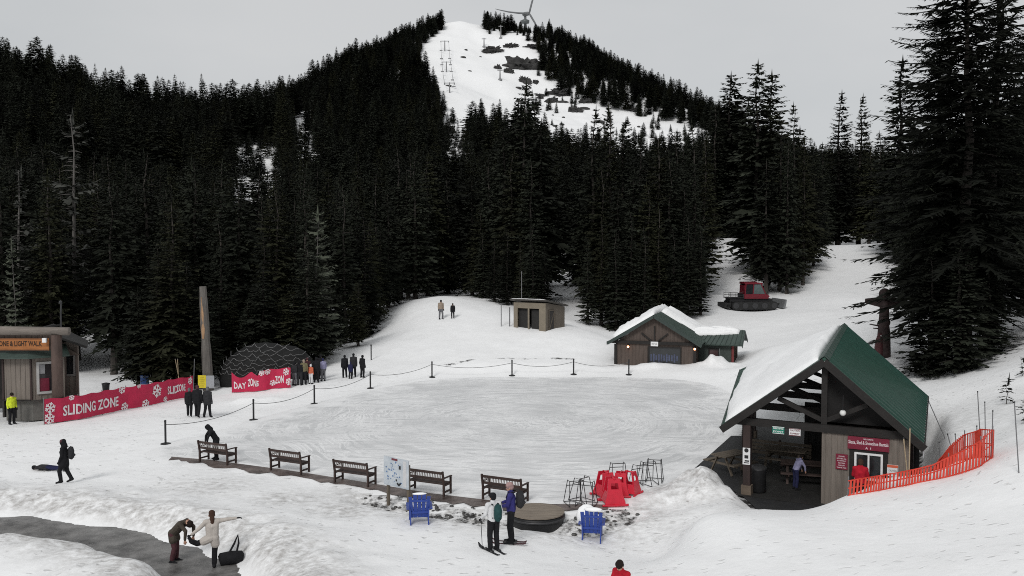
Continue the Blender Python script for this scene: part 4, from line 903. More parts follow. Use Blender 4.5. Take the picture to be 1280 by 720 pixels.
# shutter opening
mb = MB(); p = C0 + cg * (o0 + o1) / 2 - cn * .05; mb.box((p.x, p.y, 1.05), (o1 - o0, .04, 1.4), math.atan2(cg.y, cg.x)); sw = mb.build('serving_window', GLASSD, cb)
mb = MB()
for s_, z_, a_, b_ in ((o0 - .05, 1.05, .1, 1.6), (o1 + .05, 1.05, .1, 1.6)): p = C0 + cg * s_ + cn * .04; mb.box((p.x, p.y, z_), (a_, .08, b_), math.atan2(cg.y, cg.x))
p = C0 + cg * (o0 + o1) / 2 + cn * .04; mb.box((p.x, p.y, 1.81), (o1 - o0, .08, .1), math.atan2(cg.y, cg.x)); mb.build('frame', TIMBER, sw)
for i in range(11): p = C0 + cg * (o0 + (o1 - o0) * (i + .6) / 12 + .05) - cn * .02; mb = MB(); mb.box((p.x, p.y, 1.0), (.12, .03, .5 + .12 * math.sin(i * 2.3)), math.atan2(cg.y, cg.x)); mb.build('hanging_skate', mat('blue_grey_gear', (.06, .07, .12, 1), .5, .4, 2), sw)
# sign and lamps
p = cm_ + cn * .06; mb = MB(); mb.box((0, 0, 0), (.55, .03, .34)); o = mb.build('cabin_sign', WHITE); o.location = (p.x, p.y, 2.05); o.rotation_euler = (0, 0, math.atan2(cg.y, cg.x)); tag(o, 'small white sign with grey lettering in the middle of the cabin gable beam', 'sign'); lettering('FIRST AID', (-.2, -.02, -.05), (1, 0, 0), (0, 0, 1), .4, .1, MATS['grey_print'], o)
WARM = mat('lit_warm_lamp', (.9, .5, .25, 1), .4, .02, 3, emit=((1, .42, .2, 1), 6))
for px, lb in ((786.5, 'lit warm wall lamp on the cabin front beside the corner facing the shed'), (870, 'lit warm wall lamp on the cabin corner beside the snow heap')):
    s_ = csp(px) if px < 800 else CL + .02; p = C0 + cg * s_ + cn * .24; t = empty('wall_lamp', (p.x, p.y, 1.78), math.atan2(cg.y, cg.x), lb, 'lamp')
    mb = MB(); mb.ball((0, 0, 0), .085, 10, 8); mb.build('bulb', WARM, t, True); mb = MB(); mb.box((0, .10, .05), (.12, .10, .16)); mb.lathe([(.13, .09), (.10, .12), (.03, .16)], 10); mb.build('bracket', BLACK, t)
# side wing with its own gable roof, ridge running outward
W0 = C1 + ca * 1.9; W1 = W0 + cg * 2.55; WD = 3.6
siding_wall('wall', W0 + cg * .01, W1, .05, 2.0, .12, mat('green_grey_siding', (.05, .062, .055, 1), .8, .2, 3), cb, .28, [(.75, 1.55, .75, 1.65)]); siding_wall('wall', W1, W1 + ca * WD, .05, 2.0, .12, SIDING_D, cb, .28)
window_part(cb, W0, cg, cn, .75, 1.55, .75, 1.65, TIMBER, mat('reddish_dark_glass', (.06, .03, .03, 1), .15, .3, 2), 0, .08)
p = W1 + cn * .03; mb = MB(); mb.box((p.x, p.y, 1.0), (.16, .16, 1.9), math.atan2(cg.y, cg.x)); mb.build('corner_post', mat('red_brown_post', (.16, .03, .03, 1), .7, .2, 3), cb)
r0 = W0 + ca * WD / 2 - cg * 2.2; r0.z = 2.95; r1 = W1 + ca * WD / 2 + cg * .7; r1.z = 2.95
e0 = W0 - ca * .5 - cg * .62; e0.z = 2.0; e1 = W1 - ca * .5 + cg * .7; e1.z = 2.0; b0 = W0 + ca * (WD + .5) - cg * .62; b0.z = 2.0; b1 = W1 + ca * (WD + .5) + cg * .7; b1.z = 2.0
slab('roof_panel', [r0, e0, e1, r1], .09, GREEN2, cb); slab('roof_panel', [r0, b0, b1, r1], .09, GREEN2, cb); ribs('roof_seams', [r0.lerp(r1, .42), e0, e1, r1], 11, .035, .035, mat('dark_green_seam', (.022, .036, .03, 1), .5, .1, 3), cb)
for Q_ in (e1, b1): mb = MB(); mb.bar(r1 + Vector((0, 0, -.12)) + cg * .03, Q_ + Vector((0, 0, -.12)) + cg * .03, .05, .2); mb.build('fascia', MATS['green_fascia'], cb)
g0, g1 = W1.copy(), W1 + ca * WD; gm = W1 + ca * WD / 2; mb = MB(); mb.prism([(g0.x, g0.y, 2.0), (g1.x, g1.y, 2.0), (gm.x, gm.y, 2.86)], -cg * .1); mb.build('gable_board', SIDING_D, cb)
snow_slab('roof_snow', [r0.lerp(r1, .35), r0.lerp(r1, .35).lerp(b0, .98), b1.lerp(r0, .08), r1.lerp(r0, .14)], .26, cb, 20, 12, 11, ragged=.1)

snow_slab('roof_snow', [r0.lerp(r1, .3), r0.lerp(r1, .3).lerp(e0, .5), r1.lerp(r0, .1).lerp(e1, .28), r1.lerp(r0, .06)], .2, cb, 20, 12, 14, ragged=.15)

# ================================================================== small flat-roofed shed
P0, P1 = gp(642, 409), gp(684, 414); s0 = Vector((P0.x, P0.y, min(P0.z, P1.z) - .1)); dx = Vector((P1.x - P0.x, P1.y - P0.y, 0)); 
sd_ = empty('storage_shed', (s0.x, s0.y, s0.z), math.atan2(dx.y, dx.x) - .06, 'small tan shed with mono-pitch roof and open dark bay near the trees', 'shed'); W_ = dx.length * .98; D_ = 3.4; zf, zb = 2.62, 2.05
TAN = mat('tan_plywood', (.20, .17, .13, 1), .8, .15, 2, .2, 8)
mb = MB(); mb.box((.2, .06, 1.25), (.4, .12, 2.5)); mb.box((W_ - .32, .06, 1.25), (.64, .12, 2.5)); mb.box((W_ / 2 - .12, .06, 2.25), (W_ - 1.04, .118, .5)); mb.build('front_wall', TAN, sd_)
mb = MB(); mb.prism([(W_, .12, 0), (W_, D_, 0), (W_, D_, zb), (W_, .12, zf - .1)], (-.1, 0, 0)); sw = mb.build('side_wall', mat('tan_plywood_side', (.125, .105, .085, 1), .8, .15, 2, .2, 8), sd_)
mb = MB(); mb.prism([(0, .12, 0), (0, D_, 0), (0, D_, zb), (0, .12, zf - .1)], (.1, 0, 0)); mb.build('side_wall', TAN, sd_)
mb = MB(); mb.box((W_ / 2, D_ - .05, 1), (W_ - .22, .1, 2.0)); mb.build('back_wall', TIMBER, sd_)
mb = MB(); mb.prism([(-.25, -.25, zf + .06), (W_ + .25, -.25, zf + .06), (W_ + .25, D_ + .25, zb + .02), (-.25, D_ + .25, zb + .02)], (0, 0, .12)); rf = mb.build('roof', mat('dark_felt_roof', (.06, .055, .05, 1), .8, .2, 3), sd_)
mb = MB(); mb.box((W_ + .02, 1.0, .95), (.05, .95, 1.85)); dr = mb.build('door', mat('dark_door', (.035, .03, .028, 1), .7, .2, 3), sd_); mb = MB()
for a_, b_ in (((0, .53, .05), (0, .53, 1.85)), ((0, 1.47, .05), (0, 1.47, 1.85)), ((0, .53, 1.85), (0, 1.47, 1.85)), ((0, .55, .1), (0, 1.45, 1.75))): mb.bar((W_ + .055, a_[1], a_[2]), (W_ + .055, b_[1], b_[2]), .07, .03, (1, 0, 0))
mb.build('door_brace', LIGHTWOOD, dr)
mb = MB(); mb.box((W_ * .47, .05, 1.0), (.14, .1, 2.0)); mb.build('post', TAN, sd_)
mb = MB(); mb.box((W_ * .27, .35, .95), (W_ * .33, .06, 1.9)); mb.box((W_ * .66, .35, .95), (W_ * .30, .06, 1.9)); mb.build('bay_door', mat('near_black_door', (.02, .019, .018, 1), .7, .2, 3), sd_)
snow_slab('roof_snow', [Vector((-.2, -.2, zf + .18)), Vector((-.2, D_ + .2, zb + .14)), Vector((W_ + .2, D_ + .2, zb + .14)), Vector((W_ + .2, -.2, zf + .18))], .05, sd_, 14, 10, 3)

# ================================================================== kiosk on the left
kd = 47.0
def KP(px, z, d=kd): return Vector(((px - 640) / F * d, d, z))
ks = empty('ticket_kiosk', (-26.05, 48, 0), 0, 'board-clad ticket kiosk with log beam over its porch behind the red banner', 'kiosk'); ki = Vector((25.5, -47, 0))
def K(p): return Vector(p) + ki
a, b = Vector((-31, 46.6, 0)), Vector((-27.15, 46.6, 0))       # left part (door bay) 
k0, k1, k2 = Vector((-26.9, 46.6, 0)), Vector((-25.4, 46.6, 0)), Vector((-24.1, 47.6, 0))    # bay front, bay corner, bay right end
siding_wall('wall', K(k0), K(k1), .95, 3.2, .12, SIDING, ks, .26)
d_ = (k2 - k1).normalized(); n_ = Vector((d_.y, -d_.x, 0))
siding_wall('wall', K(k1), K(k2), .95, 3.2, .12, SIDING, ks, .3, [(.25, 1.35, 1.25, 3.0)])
window_part(ks, K(k1), d_, n_, .25, 1.35, 1.25, 3.0, mat('pale_grey_frame', (.42, .41, .40, 1), .6, .08, 3), mat('kiosk_glass', (.03, .028, .03, 1), .12, .3, 2), 0, .13)
mb = MB(); c = K(k1) + d_ * .62 + n_ * .02; mb.box((c.x, c.y, 1.75), (.5, .012, .7), math.atan2(d_.y, d_.x)); mb.build('window_poster', mat('poster_red', (.14, .012, .03, 1), .5, .3, 2), ks)
mb = MB(); c = K(k1) + d_ * .5 + n_ * .02; mb.box((c.x, c.y, 2.6), (.34, .012, .5), math.atan2(d_.y, d_.x)); mb.build('window_notice', mat('poster_grey', (.22, .22, .23, 1), .5, .3, 2), ks)
for q in (k0, k1): mb = MB(); c = K(q) + Vector((0, -.02, 2.07)); mb.box(c, (.09, .09, 2.2)); mb.build('corner_board', TIMBER_B, ks)
mb = MB(); mb.prism([K((-26.9, 46.8, -.2)), K((-25.45, 46.8, -.2)), K((-24.2, 47.7, -.2)), K((-24.2, 49, -.2)), K((-26.9, 49, -.2))], (0, 0, 1.13)); mb.build('base', mat('grey_block_base', (.13, .125, .115, 1), .85, .2, 3, .4, 8), ks)
mb = MB(); mb.box(K((-26.2, 46.52, .5)), (.06, .05, 1.0)); mb.box(K((-26.2, 46.52, .96)), (1.6, .07, .07)); mb.build('base_trim', TIMBER, ks)
# bay roof, green
mb = MB(); mb.prism([K((-27.4, 46.1, 3.25)), K((-25.3, 46.1, 3.25)), K((-23.7, 47.4, 3.25)), K((-24.3, 48.2, 3.75)), K((-25.9, 47.3, 3.75)), K((-27.4, 47.3, 3.75))], (0, 0, .09)); mb.build('bay_roof', GREEN2, ks)
mb = MB(); mb.box(K((-29.3, 46.3, 3.3)), (4.0, .5, .1)); mb.build('bay_roof', GREEN2, ks)
# upper wall, gable roof behind
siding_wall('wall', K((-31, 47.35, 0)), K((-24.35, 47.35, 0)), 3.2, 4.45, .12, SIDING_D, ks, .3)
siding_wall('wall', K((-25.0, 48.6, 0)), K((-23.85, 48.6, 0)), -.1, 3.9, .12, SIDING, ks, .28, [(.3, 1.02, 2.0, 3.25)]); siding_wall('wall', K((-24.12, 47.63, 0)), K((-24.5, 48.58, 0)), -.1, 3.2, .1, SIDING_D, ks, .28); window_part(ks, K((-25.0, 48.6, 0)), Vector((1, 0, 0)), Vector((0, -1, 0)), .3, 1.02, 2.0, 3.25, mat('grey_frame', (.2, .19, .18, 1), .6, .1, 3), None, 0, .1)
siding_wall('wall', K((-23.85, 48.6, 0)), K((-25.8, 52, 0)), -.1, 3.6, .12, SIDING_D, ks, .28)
slab('roof_panel', [K((-25.6, 47.6, 4.75)), K((-22.8, 47.6, 3.75)), K((-24.4, 51, 3.75)), K((-26.4, 51, 4.75))], .12, mat('dark_shingle', (.02, .019, .018, 1), .85, .25, 4, .5, 10), ks)
slab('roof_panel', [K((-25.6, 47.6, 4.75)), K((-31, 47.6, 2.8)), K((-31, 51, 2.8)), K((-26, 51, 4.75))], .12, MATS['dark_shingle'], ks)
mb = MB(); mb.prism([K((-31, 48.3, 3.2)), K((-23.6, 48.3, 3.2)), K((-25.6, 48.3, 4.4))], (0, .1, 0)); mb.build('gable_board', SIDING_D, ks)
mb = MB(); mb.box(K((-29.0, 49.5, 1.6)), (3.6, .1, 3.2)); mb.box(K((-27.0, 48, 1.6)), (.1, 2.6, 3.2)); mb.build('porch_wall', mat('porch_dark', (.03, .027, .025, 1), .8, .3, 3), ks)
# log column and beam
mb = MB(); mb.tube([K((-23.95, 46.5, -.3)), K((-23.93, 46.5, 2)), K((-23.95, 46.5, 4.5))], [.30, .28, .27], 12); mb.build('log_column', mat('brown_log', (.075, .05, .042, 1), .8, .35, 2.5, .6, 9, stretch=(1, 1, .3)), ks, True)
mb = MB(); mb.tube([K((-33, 46.5, 4.75)), K((-28, 46.5, 4.74)), K((-23.25, 46.5, 4.70))], [.25, .25, .22], 12); mb.build('log_beam', mat('grey_log', (.19, .165, .145, 1), .85, .45, 2.0, .7, 8, stretch=(.25, 1.5, 1.5)), ks, True)
mb = MB(); mb.box((-.3, 0, 0), (6.0, .06, .66)); o = mb.build('kiosk_sign', mat('orange_stained_sign', (.30, .11, .03, 1), .6, .3, 2, .3, 8, stretch=(.4, 1, 2))); o.location = (-27.55, 47.42, 4.0); tag(o, 'orange stained wooden sign with dark carved lettering under the log beam', 'sign')
lettering('SLIDING ZONE & LIGHT WALK', (-1.12, -.04, -.10), (1, 0, 0), (0, 0, 1), 3.45, .29, mat('burnt_lettering', (.03, .015, .008, 1), .8, .2, 3), o)
mb = MB(); mb.box((-.3, -.035, .30), (5.95, .02, .03)); mb.box((-.3, -.035, -.30), (5.95, .02, .03)); mb.build('border', TIMBER_B, o)
p = KP(89, 0, 46.2); t = empty('flood_light', (-24.95, 47.15, 4.25), 0, 'small pale flood light beside the end of the kiosk sign', 'lamp'); mb = MB(); mb.box((0, 0, 0), (.2, .14, .24)); mb.build('housing', WHITE, t); mb = MB(); mb.box((0, .14, 0), (.06, .16, .06)); mb.build('bracket', STEELD, t)
mb = MB(); t = empty('flue_pipe', (-25.2, 49.4, 4.4), 0, 'thin dark flue pipe rising above the kiosk roof', 'pipe'); mb.tube([(0, 0, -.3), (0, 0, 1.1), (.03, 0, 1.7)], .05, 8); mb.build('pipe', STEELD, t); mb = MB(); mb.lathe([(.09, 1.68), (.09, 1.78), (.02, 1.86)], 10); mb.build('cap', STEELD, t)
# ================================================================== people
def cap_verts(a, b, ra, rb, n=10):
    """closed rounded cone"""
    a, b = Vector(a), Vector(b); d = b - a; L = d.length
    if L < 1e-5: d = Vector((0, 0, 1)); L = 1e-5
    d = d / L; u = d.orthogonal().normalized(); v = d.cross(u); vs = []; rings = []
    for t in (-.97, -.7, -.35, 0): rings.append((a + d * (ra * t), ra * math.sqrt(1 - t * t)))
    for t in (0, .35, .7, .97): rings.append((b + d * (rb * t), rb * math.sqrt(1 - t * t)))
    for c, r in rings:
        for k in range(n): q = 6.28318 * k / n; vs.append(c + (u * math.cos(q) + v * math.sin(q)) * r)
    fs = [tuple(range(n))[::-1], tuple((len(rings) - 1) * n + k for k in range(n))]
    for i in range(len(rings) - 1):
        for k in range(n): fs.append((i * n + k, i * n + (k + 1) % n, (i + 1) * n + (k + 1) % n, (i + 1) * n + k))
    return vs, fs
SKIN = mat('skin', (.42, .24, .17, 1), .6, .1, 8)
def cloth(name, c, v=.25): return mat('cloth_' + name, c, .85, v, 7, .4, 22, spec=.15)
CL = dict(black=cloth('black', (.014, .014, .016, 1)), charcoal=cloth('charcoal', (.03, .03, .033, 1)), navy=cloth('navy', (.02, .022, .06, 1)), blue=cloth('indigo', (.035, .033, .15, 1)), grey=cloth('grey', (.13, .13, .14, 1)), white=cloth('white', (.62, .62, .63, 1), .06), cream=cloth('cream', (.46, .42, .385, 1), .08),
          olive=cloth('olive', (.062, .052, .042, 1)), maroon=cloth('maroon', (.07, .03, .035, 1)), red=cloth('red', (.38, .012, .025, 1)), lilac=cloth('lilac', (.26, .25, .38, 1)), orange=cloth('orange', (.5, .13, .07, 1)), yellow=cloth('neon_yellow', (.62, .72, .04, 1)), khaki=cloth('khaki', (.16, .14, .08, 1)), beige=cloth('beige', (.30, .24, .19, 1)), teal=cloth('teal', (.02, .06, .06, 1)),
          hair_d=cloth('dark_hair', (.018, .013, .011, 1)), hair_b=cloth('brown_hair', (.06, .033, .024, 1)), pink=cloth('dusty_pink', (.33, .22, .21, 1)), jeans=cloth('dark_jeans', (.03, .034, .055, 1)))
def person(loc, rz, label, jacket, trousers, boots='black', gloves=None, head='hat', headc='black', pose=None, h=1.72, lean=0, detail=0, voxel=None, hood=False, coat=.0, group=None, twist=0):
    """one continuous body grown by fusing tapered limbs; faces -Y. pose overrides joints (metres for a 1.75 m figure)"""
    J = dict(hipL=(.10, 0, .92), hipR=(-.10, 0, .92), kneeL=(.11, -.03, .50), kneeR=(-.11, -.03, .50), ankL=(.12, .02, .09), ankR=(-.12, .02, .09),
             toeL=(.14, -.16, .045), toeR=(-.14, -.16, .045))
    U = dict(pel=(0, 0, .95), waist=(0, 0, 1.10), chest=(0, .01, 1.30), shL=(.185, .01, 1.42), shR=(-.185, .01, 1.42), neck=(0, 0, 1.48), head=(0, -.015, 1.615))
    pose = pose or {}
    for k in list(J): J[k] = Vector(pose.get(k, J[k]))
    c, s = math.cos(lean), math.sin(lean)
    for k, p in U.items():
        p = Vector(p); z = p.z - .95; f = (max(0, z) / .7) ** .5 if lean else 1; cc, ss = math.cos(lean), math.sin(lean)
        U[k] = Vector((p.x, p.y * cc - z * ss, .95 + z * cc + p.y * ss))
    if 'drop' in pose:
        for k in U: U[k] = U[k] + Vector(pose['drop'])
    U['head'] = U['head'] + Vector(pose.get('headoff', (0, 0, 0)))
    arm = dict(L=((.05, .03, -.28), (.06, -.06, -.53)), R=((-.05, .03, -.28), (-.06, -.06, -.53)))
    P = []      # primitives: a, b, ra, rb, material slot
    sl = dict(jacket=0, trousers=1, boots=2, skin=3, gloves=4, head=5)
    def C(a, b, ra, rb, m): P.append((Vector(a), Vector(b), ra, rb, sl[m]))
    C(U['pel'] + Vector((.055, 0, 0)), U['pel'] + Vector((-.055, 0, 0)), .125, .125, 'jacket' if coat else 'trousers')
    for x in (.05, -.05):
        C(U['pel'].lerp(U['waist'], .2) + Vector((x, 0, 0)), U['chest'] + Vector((x * 1.3, 0, 0)), .135, .135, 'jacket')
    C(U['chest'], U['neck'] - (U['neck'] - U['chest']) * .25, .15, .085, 'jacket')
    C(U['shL'], U['shR'], .085, .085, 'jacket'); C(U['neck'], U['head'], .06, .06, 'skin')
    C(U['neck'] - Vector((0, 0, .03)), U['neck'] + (U['head'] - U['neck']) * .18, .088, .08, 'jacket')
    hd = (U['head'] - U['neck']).normalized()
    look = Vector((math.sin(twist), -math.cos(twist), 0)); look = (look - hd * look.dot(hd)).normalized()
    C(U['head'] + hd * .025, U['head'] - hd * .045 + look * .02, .092, .068, 'skin')
    C(U['head'] + hd * .02 - look * .015, U['head'] + hd * .03 + look * .012, .092, .088, 'head' if head != 'none' else 'skin')
    C(U['head'] + look * .085 - hd * .005, U['head'] + look * .10 - hd * .025, .014, .017, 'skin')       # nose
    side = hd.cross(look)
    if head in ('hat', 'hair', 'long'):
        C(U['head'] + hd * .055 - look * .03, U['head'] + hd * .06 + look * .01, .099, .092, 'head'); C(U['head'] - look * .04, U['head'] - look * .03 + hd * .05, .088, .095, 'head')
    if head == 'long': C(U['head'] - look * .05, U['neck'] - look * .06 - hd * .12, .08, .05, 'head')
    if head != 'hat' or detail:
        for q in (1, -1): C(U['head'] + side * .088 * q - hd * .01, U['head'] + side * .09 * q - hd * .035, .017, .014, 'skin')
    if hood: C(U['head'] - look * .02 + hd * .0, U['head'] - look * .045 + hd * .05, .118, .108, 'jacket'); C(U['neck'] - look * .05, U['head'] - look * .03, .12, .11, 'jacket')
    for q in 'LR':
        hp, kn, an, to = J['hip' + q], J['knee' + q], J['ank' + q], J['toe' + q]
        C(hp, kn, .105, .085, 'trousers'); C(kn, an + (kn - an) * .2, .085, .077, 'trousers'); C(kn + (an - kn) * .72, an, .068, .062, 'boots')
        heel = an + Vector((0, .05, -.04)) if 'ank' + q not in pose else an + (an - to) * .2
        C(heel, to, .05, .043, 'boots'); C(an, to.lerp(an, .45), .055, .05, 'boots')
        e, w_ = pose.get('arm' + q, arm[q]); S_ = U['sh' + q]; E = S_ + Vector(e); W_ = S_ + Vector(w_)
        C(S_, E, .072, .058, 'jacket'); C(E, W_ + (E - W_) * .1, .056, .045, 'jacket')
        d = (W_ - E).normalized(); g = 'gloves' if gloves else 'skin'
        if not detail: C(W_, W_ + d * .10, .042, .034, g); C(W_ + d * .02, W_ + d * .06 + Vector((0, -.05, 0)), .02, .018, g)
        else:
            ax = d.cross(Vector((0, 0, 1)));  ax = ax.normalized() if ax.length > .2 else Vector((0, 1, 0)); nn = ax.cross(d)
            for t in (-.022, .0, .022): C(W_ + d * .01 + ax * t * .7, W_ + d * .075 + ax * t, .020, .018, g)
            for i, (t, L_) in enumerate(((-.036, .055), (-.012, .072), (.012, .068), (.036, .052))):
                k0 = W_ + d * .085 + ax * t; k1 = k0 + d * L_ * .55 + nn * -.008; k2 = k1 + d * L_ * .4 - nn * .022; C(k0, k1, .0125, .0115, g); C(k1, k2, .0115, .010, g)
            sg = 1 if q == 'L' else -1; C(W_ + d * .02 + ax * .025 * sg, W_ + d * .06 + ax * .06 * sg, .016, .013, g); C(W_ + d * .06 + ax * .06 * sg, W_ + d * .09 + ax * .064 * sg - nn * .01, .013, .011, g)
        if coat:      # coat skirt over the thighs
            C(U['pel'] + Vector((.05 if q == 'L' else -.05, .02, 0)), hp.lerp(kn, coat), .135, .13, 'jacket')
    mb = MB()
    for a, b, ra, rb, m in P: mb.put(*cap_verts(a, b, ra, rb))
    me0 = bpy.data.meshes.new('body_src'); me0.from_pydata(mb.v, [], mb.f); ob = bpy.data.objects.new('body_src', me0); col.objects.link(ob)
    md = ob.modifiers.new('r', 'REMESH'); md.mode = 'VOXEL'; md.voxel_size = voxel or (.0125 if detail else .03); md.use_smooth_shade = True
    sm = ob.modifiers.new('s', 'SMOOTH'); sm.factor = .5; sm.iterations = 2 if not detail else 2
    dg = bpy.context.evaluated_depsgraph_get(); me = bpy.data.meshes.new_from_object(ob.evaluated_get(dg)); me.name = 'body'
    bpy.data.objects.remove(ob); bpy.data.meshes.remove(me0)
    n = len(me.polygons); Cn = np.zeros(n * 3, np.float32); me.polygons.foreach_get('center', Cn); Cn = Cn.reshape(-1, 3).astype(float)
    best = np.full(n, 1e9); idx_ = np.zeros(n, int)
    for a, b, ra, rb, m in P:
        a_ = np.array(a); e = np.array(b) - a_; t = np.clip(((Cn - a_) @ e) / max(e @ e, 1e-9), 0, 1); ds = np.linalg.norm(Cn - a_ - t[:, None] * e, axis=1) - (ra + (rb - ra) * t)
        if m == 5: ds = ds - .004
        w = ds < best; best[w] = ds[w]; idx_[w] = m
    me.materials.clear()
    for k in (jacket, trousers, boots): me.materials.append(CL[k])
    me.materials.append(SKIN); me.materials.append(CL[gloves or 'black']); me.materials.append(CL[headc])
    me.polygons.foreach_set('material_index', idx_.astype(np.int32)); me.polygons.foreach_set('use_smooth', np.ones(n, bool)); me.update()
    root = empty('person', loc, rz, label, 'person', group); k = h / 1.75; root.scale = (k, k, k)
    add('body', me, root)
    if detail:
        for q in (1, -1):
            e = MB(); p = U['head'] + look * .083 + side * .034 * q + hd * .012; e.ball(p, .011, 8, 6); e.build('eye', CL['black'], root, True)
        e = MB(); p = U['head'] + look * .084 - hd * .06; e.tube([p - side * .024, p + look * .006, p + side * .024], .006, 6); e.build('mouth', mat('lips', (.25, .09, .08, 1), .5, .1, 5), root, True)
    if head == 'hat':
        e = MB(); p = U['head'] + hd * .045
        ring = [p + (look * math.cos(a) + side * math.sin(a)) * .090 for a in [6.2832 * i / 12 for i in range(13)]]; e.tube(ring, .014, 6, False); e.build('hat_brim', CL[headc], root, True)
    root['_j'] = 0; del root['_j']
    return root, U, J
def backpack(loc, rz, c, label, h=1.72, z=1.0):
    t = empty('backpack', loc, rz, label, 'backpack'); t.scale = (h / 1.75,) * 3
    mb = MB()
    mb.tube([(0, .22, z), (0, .25, z + .06), (0, .255, z + .3), (0, .235, z + .43), (0, .20, z + .47)], [.08, .115, .12, .10, .04], 12); mb.build('pack', CL[c], t, True)
    for x in (-.1, .1): mb = MB(); mb.tube([(x, .13, z + .05), (x, -.10, z + .10), (x, -.135, z + .3), (x, -.06, z + .45), (x, .13, z + .45)], .018, 6); mb.build('strap', CL['black'], t)
    mb = MB(); mb.tube([(0, .32, z + .08), (0, .345, z + .14), (0, .32, z + .22)], [.04, .08, .04], 8); mb.build('pocket', CL[c], t, True)
def G(px, py): p = gp(px, py); return (p.x, p.y, p.z - .01)
S_ = lambda deg: math.radians(deg)
step = dict(kneeL=(.10, -.16, .52), ankL=(.10, -.10, .10), toeL=(.11, -.28, .06), kneeR=(-.10, .06, .49), ankR=(-.10, .24, .13), toeR=(-.11, .06, .05))
# walker at the left, seen side-on, facing left
L0 = G(81, 604); person(L0, S_(-80), 'person in long black hooded coat walking across the snow with a rucksack', 'black', 'black', 'black', 'black', 'hat', 'maroon', dict(step, armL=((.04, -.02, -.28), (.02, -.12, -.5)), armR=((-.04, .02, -.28), (-.05, -.05, -.52))), 1.7, .06, coat=.45, hood=True)
backpack(L0, S_(-80), 'charcoal', 'black rucksack worn by the person walking in the long coat', 1.7, .98)
# child lying in the snow behind
p = gp(66, 588); r, U_, J_ = person((p.x + .55, p.y, p.z + .13), 0, 'child in black and blue lying flat on the snow behind the walker', 'charcoal', 'navy', 'black', 'black', 'hat', 'black', None, 1.4); r.rotation_euler = (S_(90), 0, S_(-90))
# three walking away by the banners
for px, py, h, c, hc, yaw, lb in ((237, 521, 1.62, 'black', 'grey', 195, 'person in dark jacket with grey hat, banner side of three walking away'), (247, 522, 1.8, 'black', 'maroon', 185, 'tall person in black with maroon hat walking between two companions'), (259.5, 522, 1.72, 'charcoal', 'grey', 175, 'person in charcoal with pale hat walking beneath the yellow and grey board')):
    person(G(px, py), S_(yaw), lb, c, 'black', 'black', 'grey', 'hat', hc, step if px < 250 else dict(kneeL=(.14, -.05, .5), ankL=(.19, .05, .09), toeL=(.21, -.12, .05), kneeR=(-.12, 0, .5), ankR=(-.17, .0, .09), toeR=(-.2, -.17, .05)), h, .04, coat=.25)
# queue at the end of the second banner
for px, py, h, jc, tc_, hc, yaw, lb in ((368, 482, 1.6, 'charcoal', 'grey', 'black', 150, 'person in charcoal with grey trousers at the banner end of the queue'), (374.5, 481.5, 1.65, 'black', 'charcoal', 'black', 170, 'person all in black beside the end of the red banner'), (380, 481, 1.72, 'khaki', 'black', 'beige', 200, 'person in khaki jacket and black trousers in the queue'),
                                    (388.5, 480, 1.35, 'orange', 'white', 'white', 160, 'child in orange jacket and white trousers in the queue'), (384, 478, 1.7, 'maroon', 'black', 'maroon', 30, 'person in maroon jacket behind the child in orange'), (395.5, 478, 1.75, 'black', 'black', 'black', 180, 'tall person all in black between the orange child and the lilac jacket'), (404, 476.5, 1.6, 'lilac', 'grey', 'navy', 215, 'person in lilac jacket and grey trousers at the open end of the queue'), (401, 474, 1.75, 'black', 'charcoal', 'black', 160, 'person in black behind the lilac jacket')):
    person(G(px, py), S_(yaw), lb, jc, tc_, 'black', 'black', 'hat', hc, None, h, .03)
for px, py, h, jc, hc, yaw, lb in ((431, 472, 1.62, 'black', 'black', 200, 'person in black standing apart, nearest the queue in the group of four'), (438, 473.5, 1.2, 'navy', 'navy', 160, 'child in navy standing in front of the group of four'), (442, 471.5, 1.7, 'charcoal', 'black', 190, 'person in charcoal behind the navy child in the group of four'), (453, 472, 1.6, 'black', 'black', 150, 'person in black at the ski run side of the group of four')):
    person(G(px, py), S_(yaw), lb, jc, 'black', 'black', 'black', 'hat', hc, None, h, .03, coat=.2)
# bending behind the first bench
p = on0(268, 577); person((p[0], p[1] + .25, .02), S_(-60), 'person in black bending forward behind the bench farthest from the map board', 'black', 'black', 'black', 'black', 'hat', 'black', dict(armL=((.03, -.16, -.24), (.0, -.2, -.5)), armR=((-.03, -.16, -.24), (0, -.2, -.5))), 1.65, .55, coat=.3, hood=True)
# two on the run
person(G(551, 399), S_(20), 'person in beige jacket skiing down the little run', 'beige', 'grey', 'black', 'black', 'hat', 'charcoal', dict(kneeL=(.14, -.1, .5), ankL=(.17, .02, .09), toeL=(.19, -.16, .05)), 1.78, .1)
person(G(566, 398), S_(0), 'child in black skiing down the little run', 'black', 'black', 'black', 'black', 'hat', 'black', dict(kneeL=(.12, -.12, .5), kneeR=(-.12, -.12, .5)), 1.4, .1)
# yellow vest at the kiosk porch
person((-26.62, 46.85, hz(-26.62, 46.85)), S_(60), 'person in neon yellow vest standing in the kiosk porch', 'yellow', 'black', 'black', 'black', 'hair', 'hair_d', None, 1.7, .05)
